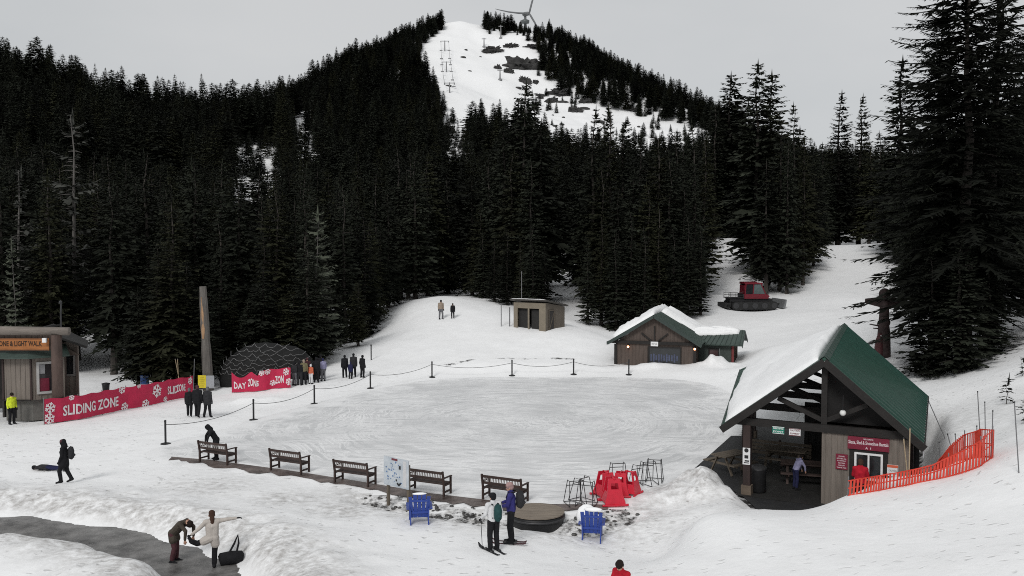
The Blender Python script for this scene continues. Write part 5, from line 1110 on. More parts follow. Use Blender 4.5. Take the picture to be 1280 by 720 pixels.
# shelter people
P = along(.62, 0, 0) - sh_inv; k = (1083 - 640) / F; q = A0 - sh_inv; q = q + dW * spx(1083) + nW * .75; person((q.x, q.y, hz(q.x, q.y) - .02), S_(180) + ang, 'person in red jacket waiting at the booth window', 'red', 'black', 'black', None, 'hair', 'hair_b', dict(armL=((.06, -.06, -.26), (.03, -.26, -.36)), armR=((-.06, -.06, -.26), (-.03, -.26, -.36))), 1.75, .05)
P = along(.42, 2.0, .024) - sh_inv; k = (998 - 640) / F; s = 2.0; P.x = k * P.y; person((P.x, P.y, .024), S_(100), 'person in pale lilac top stooping in the dark shelter', 'lilac', 'navy', 'black', None, 'hair', 'hair_d', dict(armL=((.03, -.15, -.24), (0, -.2, -.48)), armR=((-.03, -.15, -.24), (0, -.2, -.48))), 1.4, .45)
# --- the two in front on skis
def ski(P, rz, label, c, L=1.65, shaped=True):
    t = empty('ski', P, rz, label, 'ski', None); mb = MB(); n = 12; vs = []
    for i in range(n + 1):
        f = i / n; y = -L * .52 + L * f; wd = .05 - .016 * math.sin(math.pi * f); z = .004 + (.10 * ((.16 - f) / .16) ** 2 if f < .16 else 0) + (.03 * ((f - .93) / .07) ** 2 if f > .93 else 0)
        if f == 0: wd = .015
        for x, zz in ((-wd, z), (wd, z), (wd, z + .016), (-wd, z + .016)): vs.append((x, y, zz))
    fs = [(0, 1, 2, 3), (n * 4 + 3, n * 4 + 2, n * 4 + 1, n * 4)] + [(i * 4 + k, i * 4 + (k + 1) % 4, i * 4 + 4 + (k + 1) % 4, i * 4 + 4 + k) for i in range(n) for k in range(4)]
    mb.put(vs, fs); mb.build('blade', CL[c], t); mb = MB(); mb.box((0, -.13, .04), (.07, .10, .05)); mb.box((0, .17, .04), (.07, .10, .05)); mb.build('binding', MATS['dark_steel'], t)
def ski_pole(top, tip, label):
    top, tip = Vector(top), Vector(tip); t = empty('ski_pole', tip, 0, label, 'ski pole'); d = top - tip; u = d.normalized(); mb = MB(); mb.tube([(0, 0, 0), d], [.008, .011], 6); mb.build('shaft', STEELD, t); mb = MB(); mb.tube([d - u * .13, d + u * .01], .018, 8); mb.build('grip', BLACK, t); mb = MB(); mb.tube([u * .06, u * .07], .045, 10); mb.build('basket', BLACK, t)
LA = G(617, 689); yA = S_(212)
person(LA, yA, 'skier in white and black jacket with green rucksack, holding a pole, beside the taller skier', 'white', 'black', 'black', 'black', 'hat', 'black', dict(armL=((.09, .0, -.27), (.10, -.20, -.42)), armR=((-.10, .0, -.27), (-.14, -.18, -.44))), 1.68, .06, detail=1, twist=.2)
backpack(LA, yA, 'teal', 'dark green rucksack on the skier in the white jacket', 1.68, 1.0)
LB_ = G(639, 679); yB = S_(-95)
person(LB_, yB, 'tall skier in indigo jacket and pale knitted hat standing by the round deck', 'blue', 'black', 'black', 'black', 'hat', 'pink', dict(armL=((.07, -.08, -.26), (.0, -.26, -.30)), armR=((-.07, -.08, -.26), (.0, -.26, -.30))), 1.82, .05, detail=1, twist=.1)
backpack(LB_, yB, 'charcoal', 'black rucksack on the tall skier in the indigo jacket', 1.82, 1.05)
for (P, rz, who, c) in ((LA, yA, 'skier in white', 'charcoal'), (LB_, yB, 'tall indigo skier', 'maroon')):
    for sgn, wh in ((1, 'left'), (-1, 'right')):
        off = Matrix.Rotation(rz, 3, 'Z') @ Vector((.13 * sgn, -.05, 0)); q = Vector(P) + off; ski((q.x, q.y, max(P[2], hz(q.x, q.y)) + .004), rz + .05 * sgn, 'short dark ski under the %s boot of the %s' % (wh, who), c, 1.05)
R_ = Matrix.Rotation(yA, 3, 'Z'); kA = 1.68 / 1.75
hand = Vector(LA) + R_ @ (Vector((.30, -.24, .98)) * kA); tip = gp(603, 686); ski_pole(hand, (tip.x, tip.y, tip.z), 'ski pole held out by the skier in the white jacket, planted in the snow')
# --- the two women by the path
P = gp(218, 703); LW_ = (P.x, P.y, P.z - .02)
person(LW_, S_(78), 'person in olive coat with long dark hair bending forward beside the path', 'olive', 'maroon', 'black', None, 'long', 'hair_d', dict(armL=((.02, -.22, -.17), (.0, -.22, -.46)), armR=((-.02, -.20, -.19), (0, -.16, -.48)), headoff=(0, -.02, -.12), kneeL=(.1, -.02, .5), kneeR=(-.1, -.08, .5)), 1.66, .80, detail=1, coat=.4)
mbh = MB(); 
P = gp(266, 711); LC = (P.x, P.y, P.z)
person(LC, S_(205), 'person in cream coat balancing on one leg, arms spread, lifted boot in hand', 'cream', 'black', 'black', 'black', 'long', 'hair_b', dict(armR=((-.26, .02, .02), (-.52, .04, .03)), armL=((.20, -.06, -.2), (.40, -.12, -.36)), hipL=(.11, 0, .9), kneeL=(.42, -.08, .80), ankL=(.60, -.06, .90), toeL=(.66, -.10, 1.05), kneeR=(-.06, -.02, .5), ankR=(-.04, .02, .09), toeR=(-.05, -.17, .045)), 1.68, .08, detail=1, coat=.42)
# dark bag leaning behind her
P = gp(289, 706); t = empty('duffel_bag', (P.x, P.y, P.z), .4, 'black duffel bag with upright strap on the snow behind the cream coat', 'bag'); mb = MB(); mb.tube([(-.34, 0, .19), (-.30, 0, .2), (.0, 0, .21), (.3, 0, .2), (.34, 0, .19)], [.10, .18, .20, .18, .10], 12); mb.build('bag', CL['black'], t, True); mb = MB(); mb.tube([(-.05, 0, .36), (.10, .02, .62), (.2, .02, .85), (.22, .04, .6), (.16, .05, .34)], .03, 6); mb.build('strap', CL['black'], t)
# --- person in red at the bottom
x, y = (780 - 640) / F * 18.2, 18.2
person((x, y, hz(x, y)), S_(-45), 'dark haired person in red hooded jacket looking down', 'red', 'black', 'black', None, 'hair', 'hair_d', dict(armL=((.06, -.10, -.25), (-.02, -.26, -.28)), armR=((-.06, -.08, -.26), (-.02, -.24, -.32)), headoff=(0, -.03, -.01)), 1.0 * (wp(780, 697, 18.2)[2] - hz(x, y)) / 1.75 * 1.72, .10, detail=1)
t = empty('jacket_hood', (x, y, hz(x, y)), S_(-45)); 
bpy.data.objects.remove(t)

# ================================================================== rink furniture
def bench(P, rz, label):
    t = empty('bench', P, rz, label, 'bench', None); W2 = .78; m = mat('dark_bench_wood', (.04, .024, .020, 1), .7, .35, 4, .4, 12)
    for i in range(4): mb = MB(); mb.box((0, -.16 + .125 * i, .43), (W2 * 2, .105, .035)); mb.build('slat', m, t)
    for z in (.62, .86): mb = MB(); mb.box((0, .28 + (z - .43) * .18, z), (W2 * 2 - .1, .035, .09)); mb.build('rail', m, t)
    for i in range(13): x = -W2 + .12 + i * (2 * W2 - .24) / 12; mb = MB(); mb.bar((x, .315, .665), (x, .35, .815), .045, .02, (0, 1, 0)); mb.build('back_slat', mat('snow_dusted_slat', (.30, .28, .27, 1), .8, .3, 6), t)
    for s in (-1, 1):
        x = s * W2
        mb = MB(); mb.bar((x, -.22, 0), (x, -.22, .63), .065, .065, (0, 1, 0)); mb.build('leg', m, t)
        mb = MB(); mb.bar((x, .28, 0), (x, .28, .45), .065, .075, (0, 1, 0)); mb.bar((x, .28, .45), (x, .37, .93), .065, .07, (0, 1, 0)); mb.build('leg', m, t)
        mb = MB(); mb.bar((x, -.28, .655), (x, .31, .665), .075, .035); mb.build('armrest', m, t)
        mb = MB(); mb.box((x, .03, .14), (.05, .43, .06)); mb.box((x, .03, .385), (.05, .43, .06)); mb.build('side_rail', m, t)
bl = [(273, 580, 'the one with the bending person'), (363, 591, 'second of the row'), (444.5, 606, 'middle one of the row'), (537, 617.5, 'beside the map board'), (632, 627, 'behind the two skiers near the round deck')]
for i, (px, py, lb) in enumerate(bl):
    P = on0(px, py - 3, .03); Pa = on0(px - 20, bl[i][1] - 3 - 20 * .14, .03); Pb = on0(px + 20, bl[i][1] - 3 + 20 * .14, .03)
    rz = math.atan2(Pb[1] - Pa[1], Pb[0] - Pa[0]); bench((P[0], P[1], .014), rz + math.pi, 'dark wooden slatted bench facing the rink, ' + lb)
# map board
P0, P1 = on0(484, 621, .25), on0(511, 628, .25); t = empty('map_board', (P0[0], P0[1], 0), math.atan2(P1[1] - P0[1], P1[0] - P0[0]), 'leaning pale map board on wooden posts between two benches', 'sign'); wv = math.hypot(P1[0] - P0[0], P1[1] - P0[1])
mb = MB(); mb.box((wv * .5 - .02, -.05, 1.22), (wv + .16, .03, 1.02)); pnl = mb.build('panel', mat('pale_map_print', (.40, .46, .52, 1), .5, .2, 2.2, color2=(.60, .63, .66, 1)), t); yb = -.068
for x in (.05, wv - .02): mb = MB(); mb.box((x, .015, .75), (.09, .09, 1.6)); mb.build('post', LIGHTWOOD, t)
mb = MB(); mb.box((wv * .42, yb, 1.67), (.3, .012, .07)); mb.build('title_strip', mat('maroon_print', (.15, .03, .04, 1), .6), pnl)
mb = MB(); mb.box((wv * .88, yb, 1.22), (.16, .008, .92)); mb.build('legend_strip', mat('grey_white_print', (.55, .55, .56, 1), .6, .1, 20), pnl)
rr = random.Random(7); mb = MB()
for i in range(30): mb.box((rr.uniform(.0, wv * .74), yb - .002, rr.uniform(.85, 1.6)), (rr.uniform(.02, .07), .006, rr.uniform(.02, .06)))
tag(mb.build('map_symbols', mat('blue_map_ink', (.12, .2, .36, 1), .6, .3, 5), pnl), kind='stuff')
mb = MB(); mb.tube([(wv * .55, yb - .006, .86), (wv * .62, yb - .006, .79), (wv * .70, yb - .006, .88)], .035, 6); mb.box((wv * .5, yb - .004, .95), (.06, .01, .07)); mb.box((wv * .66, yb - .004, 1.42), (.09, .01, .12)); tag(mb.build('map_emblem', BLACK, pnl), kind='stuff')
# adirondack chairs
def adirondack(P, rz, label, snowy):
    t = empty('garden_chair', P, rz, label, 'chair')      # front = -Y
    for i in range(5):
        x = -.236 + .118 * i; top = .93 - .035 * abs(i - 2) ** 1.6; mb = MB(); mb.bar((x, .22, .22), (x * 1.25, .42, top + .12), .114, .022, (0, -1, .2)); mb.build('back_slat', BLUE, t)
    for z, y in ((.40, .29), (.80, .385)): mb = MB(); mb.box((0, y, z), (.58, .03, .07)); mb.build('back_rail', BLUE, t)
    for i in range(5): mb = MB(); mb.box((0, -.30 + .115 * i, .35 - .022 * i), (.54, .10, .022)); mb.build('seat_slat', BLUE, t)
    for s in (-1, 1):
        mb = MB(); mb.box((s * .30, -.30, .26), (.04, .10, .52)); mb.build('leg', BLUE, t)
        mb = MB(); mb.bar((s * .285, -.34, .33), (s * .285, .52, .03), .035, .11); mb.build('leg', BLUE, t)
        mb = MB(); mb.box((s * .35, .02, .545), (.135, .74, .025)); mb.build('armrest', BLUE, t); mb = MB(); mb.bar((s * .30, .33, .53), (s * .28, .42, .08), .035, .07, (0, 1, 0)); mb.build('leg', BLUE, t)
    if snowy:
        mb = MB(); mb.ball((.17, -.06, .68), (.34, .25, .38), 12, 8); mb.build('snow_pile', SNOWCAP, t, True); mb = MB(); mb.ball((-.05, .40, 1.03), (.3, .10, .07), 10, 6); mb.build('snow_cap', SNOWCAP, t, True)
    else: mb = MB(); mb.ball((.0, .42, 1.04), (.24, .05, .04), 10, 6); mb.build('snow_cap', SNOWCAP, t, True)
P = G(524, 652); adirondack(P, S_(188), 'royal blue slatted garden chair below the map board', False)
P = G(740, 672); adirondack(P, S_(172), 'royal blue slatted garden chair heaped with snow below the red skating aids', True)
# round deck
P = on0(671, 639, .18); t = empty('round_deck', (P[0], P[1], -.14), 0, 'low round plank deck on a dark drum base behind the skiers', 'deck'); R0 = .94; n = 9
for i in range(n):
    y0, y1 = -R0 + 2 * R0 * i / n, -R0 + 2 * R0 * (i + .94) / n; pts = [( math.sqrt(max(0, R0 ** 2 - y ** 2)), y) for y in np.linspace(y0, y1, 5)]; poly = [(x, y, .30) for x, y in pts] + [(-x, y, .30) for x, y in reversed(pts)]
    poly = [p for j, p in enumerate(poly) if j == 0 or (Vector(p) - Vector(poly[j - 1])).length > 1e-3]
    mb = MB(); mb.prism(poly, (0, 0, .035)); mb.build('plank', mat('grey_brown_deck', (.21, .175, .14, 1), .75, .3, 3, .4, 10, stretch=(.5, 3, 1)), t)
mb = MB(); mb.lathe([(.90, -.55), (.91, .1), (.91, .27)], 36); mb.build('drum', mat('black_liner', (.012, .012, .013, 1), .5, .2, 3), t, True); mb = MB(); mb.lathe([(.94, .13), (.97, .14), (.97, .20), (.94, .21)], 36); mb.build('hoop', STEELD, t, True)
# red skating aids
def skate_aid(P, rz, label, s=1.0):
    t = empty('skating_aid', P, rz, label, 'skating aid', None); t.scale = (s, s, s)
    for sg in (-1, 1):
        mb = MB(); yy = lambda z: sg * (.40 - .20 * z / .95)
        poly = [(-.38, 0), (.38, 0), (.37, .14), (.29, .40), (.22, .95), (-.22, .95), (-.29, .40), (-.37, .14)]
        # side plate with an opening: ring of quads
        hole = [(-.15, .58), (.15, .58), (.145, .62), (.14, .68), (.125, .80), (-.125, .80), (-.14, .68), (-.145, .62)]
        vs = []
        for th in (0, -.05 * sg): vs += [(x, yy(z) + th, z) for x, z in poly] + [(x, yy(z) + th, z) for x, z in hole]
        fs = []
        for i in range(8):
            j = (i + 1) % 8; fs += [(i, j, 8 + j, 8 + i), (16 + i, 24 + i, 24 + j, 16 + j), (i, 16 + i, 16 + j, j), (8 + i, 8 + j, 24 + j, 24 + i)]
        mb.put(vs, fs); mb.build('side_plate', RED_P, t)
        mb = MB(); mb.tube([(-.48, sg * .40, .05), (-.42, sg * .40, .035), (.42, sg * .40, .035), (.48, sg * .40, .05)], .045, 8); mb.build('runner', RED_P, t, True)
    mb = MB(); mb.prism([(-.37, -.33, .10), (-.37, .33, .10), (-.245, .27, .46), (-.245, -.27, .46)], (.05, 0, 0)); mb.build('front_panel', RED_P, t)
    mb = MB(); mb.prism([(.37, -.33, .10), (.37, .33, .10), (.245, .27, .46), (.245, -.27, .46)], (-.05, 0, 0)); mb.build('front_panel', RED_P, t)
    mb = MB(); mb.tube([(0, -.22, .94), (0, .22, .94)], .035, 10); mb.build('handle', RED_P, t, True)
for px, py, yaw, s, lb in ((766, 629, 8, .98, 'bright red plastic skating aid in front of the red heap'), (757, 620, 20, .95, 'bright red skating aid with window opening behind the front one, wire frame side'), (776, 618, -15, .88, 'bright red skating aid in the middle of the red heap'), (787, 617, 60, .88, 'bright red skating aid at the far end of the red heap, toward the shelter')):
    P = on0(px, py, .02); skate_aid((P[0], P[1], .016), S_(yaw), lb, s)
def wire_frame(P, rz, label, s=1.0):
    t = empty('wire_skating_frame', P, rz, label, 'skating frame', 'wire skating frames'); t.scale = (s, s, s); r = .014
    for sg in (-1, 1): mb = MB(); mb.tube([(sg * .30, -.32, .02), (sg * .24, -.12, .82), (sg * .24, .10, .82), (sg * .30, .34, .02), (sg * .30, -.32, .02)], r, 6); mb.build('side_loop', STEELD, t)
    for q in ((-.12, .82), (.34, .02), (.15, .62)): mb = MB(); x = .24 + .06 * (1 - q[1] / .82); mb.tube([(-x, q[0], q[1]), (x, q[0], q[1])], r, 6); mb.build('crossbar', STEELD, t)
for px, py, yaw, lb in ((719, 630, 15, 'wire skating frame beside the red skating aids, round deck side'), (733, 631, -20, 'wire skating frame beside the red skating aids, round deck side'), (727, 626, 40, 'wire skating frame beside the red skating aids, round deck side'), (772, 606, 10, 'wire skating frame standing behind the red skating aids'), (800, 608, 30, 'wire skating frame beyond the red aids, toward the shelter'), (810, 604, 10, 'wire skating frame beyond the red aids, toward the shelter'), (818, 601, -15, 'wire skating frame beyond the red aids, toward the shelter')):
    P = on0(px, py, .02); wire_frame((P[0], P[1], .016), S_(yaw), lb, 1.05)
# stanchions and rope
STN = [(207, 555), (317, 525), (393, 505), (463, 485.5), (540, 471.5), (640, 469.5), (717, 468), (786, 468.5)]
place = ['by the open snow at the end of the rope', 'second along from the open snow end', 'third along from the open snow end', 'below the group of four people', 'at the bend of the rope below the ski run', 'below the flat roofed shed', 'between the shed and the cabin', 'in front of the cabin lamp']
tops = []
for (px, py), lb in zip(STN, place):
    p = gp(px, py); t = empty('rope_stanchion', (p.x, p.y, p.z), 0, 'black rope stanchion on round base, ' + lb, 'stanchion'); mb = MB(); mb.lathe([(.23, -.02), (.23, .03), (.12, .06), (.04, .08)], 14); mb.build('base', BLACK, t); mb = MB(); mb.tube([(0, 0, .05), (0, 0, 1.05)], [.05, .05], 8); mb.build('pole', BLACK, t); mb = MB(); mb.ball((0, 0, 1.08), .06, 8, 6); mb.build('cap', BLACK, t); tops.append(Vector((p.x, p.y, p.z + .92)))
mb = MB(); pts = []
for a, b in zip(tops[:-1], tops[1:]):
    for i in range(10): f = i / 10; q = a.lerp(b, f); q.z -= .30 * 4 * f * (1 - f); pts.append(q)
pts.append(tops[-1]); mb.tube(pts, .016, 5); tag(mb.build('barrier_rope', mat('grey_rope', (.10, .10, .10, 1), .8, .3, 8)), 'sagging grey rope strung between the rink stanchions', 'rope')
p = gp(464, 450); t = empty('snow_stake', (p.x, p.y, p.z), 0, 'short black stake on the snow slope above the group of four', 'stake'); mb = MB(); mb.tube([(0, 0, -.2), (0, 0, 1.15)], .045, 8); mb.build('pole', BLACK, t); mb = MB(); mb.lathe([(.06, 1.1), (.06, 1.18), (.02, 1.2)], 8); mb.build('cap', BLACK, t)

# ================================================================== banners
def banner(name, pts, h, label, words, flakes, wav=.05, sag=None, seed=0):
    """cloth along a ground polyline (photo pixels); text bends with the cloth"""
    G_ = [gp(px, py) for px, py in pts]; t = empty(name, G_[0], 0, label, 'banner'); o = G_[0].copy()
    seg = [0]
    for a, b in zip(G_[:-1], G_[1:]): seg.append(seg[-1] + (Vector((b.x - a.x, b.y - a.y, 0))).length)
    L = seg[-1]
    def at(s, v, off=0):
        i = max(0, min(len(seg) - 2, int(np.searchsorted(seg, s) - 1))); f = (s - seg[i]) / (seg[i + 1] - seg[i]); a, b = G_[i], G_[i + 1]; q = a.lerp(b, f); d = Vector((b.x - a.x, b.y - a.y, 0)).normalized(); nn = Vector((d.y, -d.x, 0))
        wv = wav * (math.sin(s * 3.1 + seed) * .6 + math.sin(s * 7.3 + 2 * seed + v) * .4); top = h * (1 + (sag(s / L) if sag else 0)); ripple = .03 * math.sin(s * 5 + seed)
        return q + nn * (wv + off) + Vector((0, 0, .05 + v * top + ripple * v)) - o
    n, m_ = int(L / .12), 7; vs = [at(L * i / n, j / m_) for i in range(n + 1) for j in range(m_ + 1)]; k = m_ + 1
    vs2 = [at(L * i / n, j / m_, -.012) for i in range(n + 1) for j in range(m_ + 1)]
    mb = MB(); fs = [(i * k + j, (i + 1) * k + j, (i + 1) * k + j + 1, i * k + j + 1) for i in range(n) for j in range(m_)]; mb.put(vs, fs); mb.put(vs2, [f[::-1] for f in fs]); clo = mb.build('cloth', BANNER, t, True)
    PW = mat('white_banner_print', (.70, .66, .67, 1), .65, .08, 3)
    for txt, s0, s1, v0, v1 in words:
        v, f = text_verts(txt); mn, mx_ = v.min(0), v.max(0); u = (v - mn) / np.maximum(mx_ - mn, 1e-6); mb = MB(); mb.put([at(L * (s0 + (s1 - s0) * a[0]), v0 + (v1 - v0) * a[1], .022) for a in u], f); mb.build('lettering', PW, clo)
    for s0, v0, r_ in flakes:
        mb = MB()
        def Q(x, y): return at(max(0, min(L, L * s0 + x)), min(1.02, max(-.03, v0 + y / h)), .024)
        for a in range(6):
            c, s_ = math.cos(a * math.pi / 3 + .3), math.sin(a * math.pi / 3 + .3); w_ = r_ * .10
            def arm(x0, y0, x1, y1):
                dx, dy = x1 - x0, y1 - y0; l = math.hypot(dx, dy); px_, py_ = -dy / l * w_, dx / l * w_
                mb.put([Q(x0 + px_, y0 + py_), Q(x0 - px_, y0 - py_), Q(x1 - px_, y1 - py_), Q(x1 + px_, y1 + py_)], [(0, 1, 2, 3)])
            arm(0, 0, c * r_, s_ * r_)
            for k_ in (-1, 1): c2, s2 = math.cos(a * math.pi / 3 + .3 + k_ * .9), math.sin(a * math.pi / 3 + .3 + k_ * .9); arm(c * r_ * .55, s_ * r_ * .55, c * r_ * .55 + c2 * r_ * .4, s_ * r_ * .55 + s2 * r_ * .4)
        mb.build('snowflake', PW, clo)
    for i in range(int(L / 1.9) + 1):
        s = min(L, i * 1.9); q = at(s, 0, -.06); mb = MB(); mb.tube([q + Vector((0, 0, -.4)), q + Vector((0, 0, h + .08))], .022, 6); mb.build('post', GREYPOLE, t)
    return t
banner('sliding_zone_banner', [(56, 531), (100, 525), (150, 514), (190, 507), (215, 501), (242, 496)], 1.30, 'long crimson banner fence with white snowflakes and sliding zone lettering before the kiosk', [('SLIDING ZONE', .085, .435, .22, .66), ('SLID', .775, .868, .3, .68), ('ZONE', .855, .925, .34, .7)],
       [(.025, .62, .30), (.02, .2, .3), (.46, .92, .27), (.475, .12, .27), (.60, .1, .28), (.685, .60, .42), (.75, .12, .2), (.97, .8, .25), (.13, .93, .16), (.56, .95, .14)], .05)
banner('day_zone_banner', [(290, 491.5), (305, 491), (320, 490), (340, 487), (364, 485)], 1.32, 'shorter crumpled crimson banner fence with white lettering beside the queue', [('DAY', .04, .24, .22, .62), ('ZONE', .27, .45, .28, .68), ('ZON', .72, .87, .25, .65)], [(.60, .88, .2), (.68, .3, .2), (.92, .8, .25), (.97, .3, .25), (.5, .9, .2)], .13, sag=lambda f: -.26 * abs(math.sin(f * 9.4)) * (f < .45), seed=2)
for px0, py0, px1, py1, lb in ((219, 449, 228, 470, 'thin pale pole leaning above the banner end'), (222, 449, 224, 470, 'second thin pale pole crossing above the banner end'), (243, 449, 242, 497, 'thin grey pole upright at the banner end')):
    q = gp(242, 494); d = q.y + .4; a, b = Vector(wp(px0, py0, d)), Vector(wp(px1, py1 + 24, d)); b.z = hz(b.x, b.y) - .1; t = empty('marker_pole', b, 0, lb, 'pole'); mb = MB(); mb.tube([(0, 0, 0), a - b], .022, 6); mb.build('shaft', BAMBOO if px0 < 240 else GREYPOLE, t); mb = MB(); mb.ball(a - b, .03, 6, 5); mb.build('tip', GREYPOLE, t)
# barrel, bin
p = gp(181, 498); q = Vector(wp(181, 489, p.y + 4)); q.z = hz(q.x, q.y); t = empty('plastic_barrel', q, 0, 'blue plastic barrel with pale straps behind the long banner', 'barrel'); zt = wp(181, 464, q.y)[2] - q.z
mb = MB(); r_ = .28; mb.lathe([(r_ * .9, 0), (r_, zt * .08), (r_ * 1.05, zt * .3), (r_, zt * .5), (r_ * 1.05, zt * .7), (r_, zt * .92), (r_ * .8, zt)], 16); mb.build('drum', mat('barrel_blue', (.05, .12, .36, 1), .5, .2, 3), t, True)
for z in (.35, .72): mb = MB(); mb.lathe([(r_ * 1.04, zt * z), (r_ * 1.07, zt * z + .01), (r_ * 1.07, zt * z + .05), (r_ * 1.04, zt * z + .06)], 16); mb.build('strap', mat('pale_blue_strap', (.35, .4, .5, 1), .6), t)
q = Vector(wp(132.5, 492, p.y + 3.5)); q.z = hz(q.x, q.y); zt = wp(132, 480, q.y)[2] - q.z; t = empty('waste_bin', q, 0, 'small black bin on the snow behind the long banner', 'bin'); mb = MB(); mb.lathe([(.2, 0), (.24, zt * .9), (.26, zt * .92), (.26, zt)], 14); mb.build('bucket', BLACK, t, True); mb = MB(); mb.lathe([(.27, zt + .003), (.27, zt + .05), (.05, zt + .1)], 14); mb.build('lid', BLACK, t)
# tall dead trunk with board
p = gp(261, 488); zt = wp(258, 358, p.y)[2] - p.z; t = empty('dead_tree_trunk', (p.x, p.y, p.z), 0, 'tall broken dead tree trunk with split orange heartwood behind the banners', 'tree trunk')
mb = MB(); n = 12; rr = random.Random(5); mb.tube([(.0 - .30 * i / n, 0, -.3 + (zt + .3) * i / n) for i in range(n + 1)], [.36 * (1 - .32 * i / n) * rr.uniform(.93, 1.07) for i in range(n)] + [.23], 9); mb.build('trunk', mat('grey_dead_trunk', (.12, .11, .10, 1), .9, .4, 2.2, .9, 8, stretch=(1.5, 1.5, .25)), t)
mb = MB(); vs = []; 
for i in range(9):
    f = .50 + .40 * i / 8; z = zt * f; rad = .365 * (1 - .32 * f); cx = -.30 * f; wdt = .30 * math.sin(math.pi * min(1, .12 + i / 8)) + .05
    for a in (-.95 - wdt * 1.6, -.95 - wdt * .5, -.95 + wdt * .7, -.95 + wdt * 1.5): vs.append((cx + rad * math.cos(a - .9), rad * math.sin(a - .9) , z))
mb.put(vs, [(i * 4 + j, i * 4 + j + 1, i * 4 + j + 5, i * 4 + j + 4) for i in range(8) for j in range(3)]); mb.build('split_heartwood', mat('orange_heartwood', (.34, .21, .12, 1), .85, .4, 3, .6, 9, stretch=(1, 1, .3)), t)
q = Vector(wp(257.5, 477, p.y - .55)); t = empty('trail_sign', (q.x, q.y, q.z), 0, 'two part board, yellow half and grey half, on the dead trunk', 'sign'); hw = 10 / F * q.y; hh_ = 8 / F * q.y
mb = MB(); mb.box((-hw * .5, 0, 0), (hw, .03, hh_ * 2)); mb.build('yellow_panel', mat('yellow_sign', (.62, .50, .03, 1), .5, .12, 3), t); mb = MB(); mb.box((hw * .52, .004, -.02), (hw, .03, hh_ * 2)); mb.build('grey_panel', mat('grey_sign', (.30, .31, .33, 1), .5, .12, 3), t)
mb = MB()
for i in range(5): mb.box((-hw * .5, -.018, hh_ * (.6 - .32 * i)), (hw * (.7 if i % 2 else .5), .004, .03))
tag(mb.build('print_lines', mat('olive_print', (.25, .2, .02, 1), .6), t), kind='stuff'); mb = MB(); mb.bar((hw * .1, .03, -.9), (hw * .1, .03, hh_), .07, .03, (0, 1, 0)); mb.build('post', TIMBER, t)
# heaped netting behind
p = gp(325, 487); t = empty('netting_heap', (p.x, p.y + 2.2, hz(p.x, p.y + 2.2)), 0, 'big dark mound draped with pale looped netting behind the crumpled banner', 'netting'); mb = MB(); mb.ball((-.2, 0, .2), (3.0, 1.25, 2.5), 18, 12); mb.ball((1.2, .1, .2), (2.2, 1.2, 2.3), 16, 10); mb.ball((-1.8, .1, .1), (1.7, 1.1, 1.9), 14, 10); mb.build('mound', mat('dark_tarpaulin', (.006, .006, .006, 1), .8, .3, 3, .4, 6), t, True)
mb = MB(); rr = random.Random(9)
for r_ in range(7):
    z0 = .8 + r_ * .31; half = 3.5 * math.sqrt(max(.02, 1 - ((z0 - .2) / 2.75) ** 2)); nl = max(2, int(half * 2 / .75))
    for i in range(nl):
        x0 = -half + 2 * half * i / nl; pts = []
        for k in range(6): f = k / 5; x = x0 + f * 2 * half / nl; z = z0 - .22 * math.sin(math.pi * f) + rr.uniform(-.09, .09); y = -1.33 * math.sqrt(max(.0, 1 - (x / 3.52) ** 2 - ((z - .2) / 2.78) ** 2)) - .03; pts.append((x, y, z))
        mb.tube(pts, .013, 4, False)
tag(mb.build('net_loops', mat('frosted_rope', (.2, .2, .2, 1), .8, .4, 6), t), kind='stuff')

# ================================================================== orange fence and poles on the right
FE = [(1060, 620, .48), (1078, 617, .48), (1100, 613.5, .48), (1122, 609, .46), (1145, 604.5, .46), (1165, 600.5, .48), (1185, 596.5, .62), (1205, 591, .7), (1225, 583.5, .8), (1240, 573, .88)]
g = [(gp(a, b), c) for a, b, c in FE]; e = g[-1][0]
for dx, dy, c in ((.12, .8, .9), (.02, 1.7, .85), (-.25, 2.8, .9), (-.4, 3.6, .85)): q = Vector((e.x + dx, e.y + dy, 0)); q.z = hz(q.x, q.y); g.append((q, c))
t = empty('orange_snow_fence', g[0][0], 0, 'orange red plastic snow fence winding from the booth up the bank', 'fence'); o = g[0][0]; mb = MB(); bt = MB(); 
for (a, ha), (b, hb) in zip(g[:-1], g[1:]):
    L = (b - a).length; n = max(2, int(L / .088))
    d = (b - a); d.z = 0; d.normalize()
    for i in range(n):
        f = (i + .5) / n; q = a.lerp(b, f) - o; hq = ha + (hb - ha) * f; nn = Vector((d.y, -d.x, 0)) * (.05 * math.sin((q.x + q.y) * 5)); mb.bar(q + nn + Vector((0, 0, -.05)), q + nn * 1.5 + d * .03 + Vector((0, 0, hq)), .058, .006, Vector((d.y, -d.x, 0)))
    for f in (.04, .5, .98): bt.bar(a - o + Vector((0, 0, ha * f)), b - o + Vector((0, 0, hb * f)), .008, .035)
tag(mb.build('mesh_strands', ORANGE, t), kind='stuff'); tag(bt.build('mesh_bands', ORANGE, t), kind='stuff')
for k in (0, 3, 6, 8, 9, 11, 13): q, h = g[k]; mb = MB(); mb.tube([q - o + Vector((0, .03, -.3)), q - o + Vector((.02, .03, h + .12))], .02, 6); mb.build('post', GREYPOLE, t)
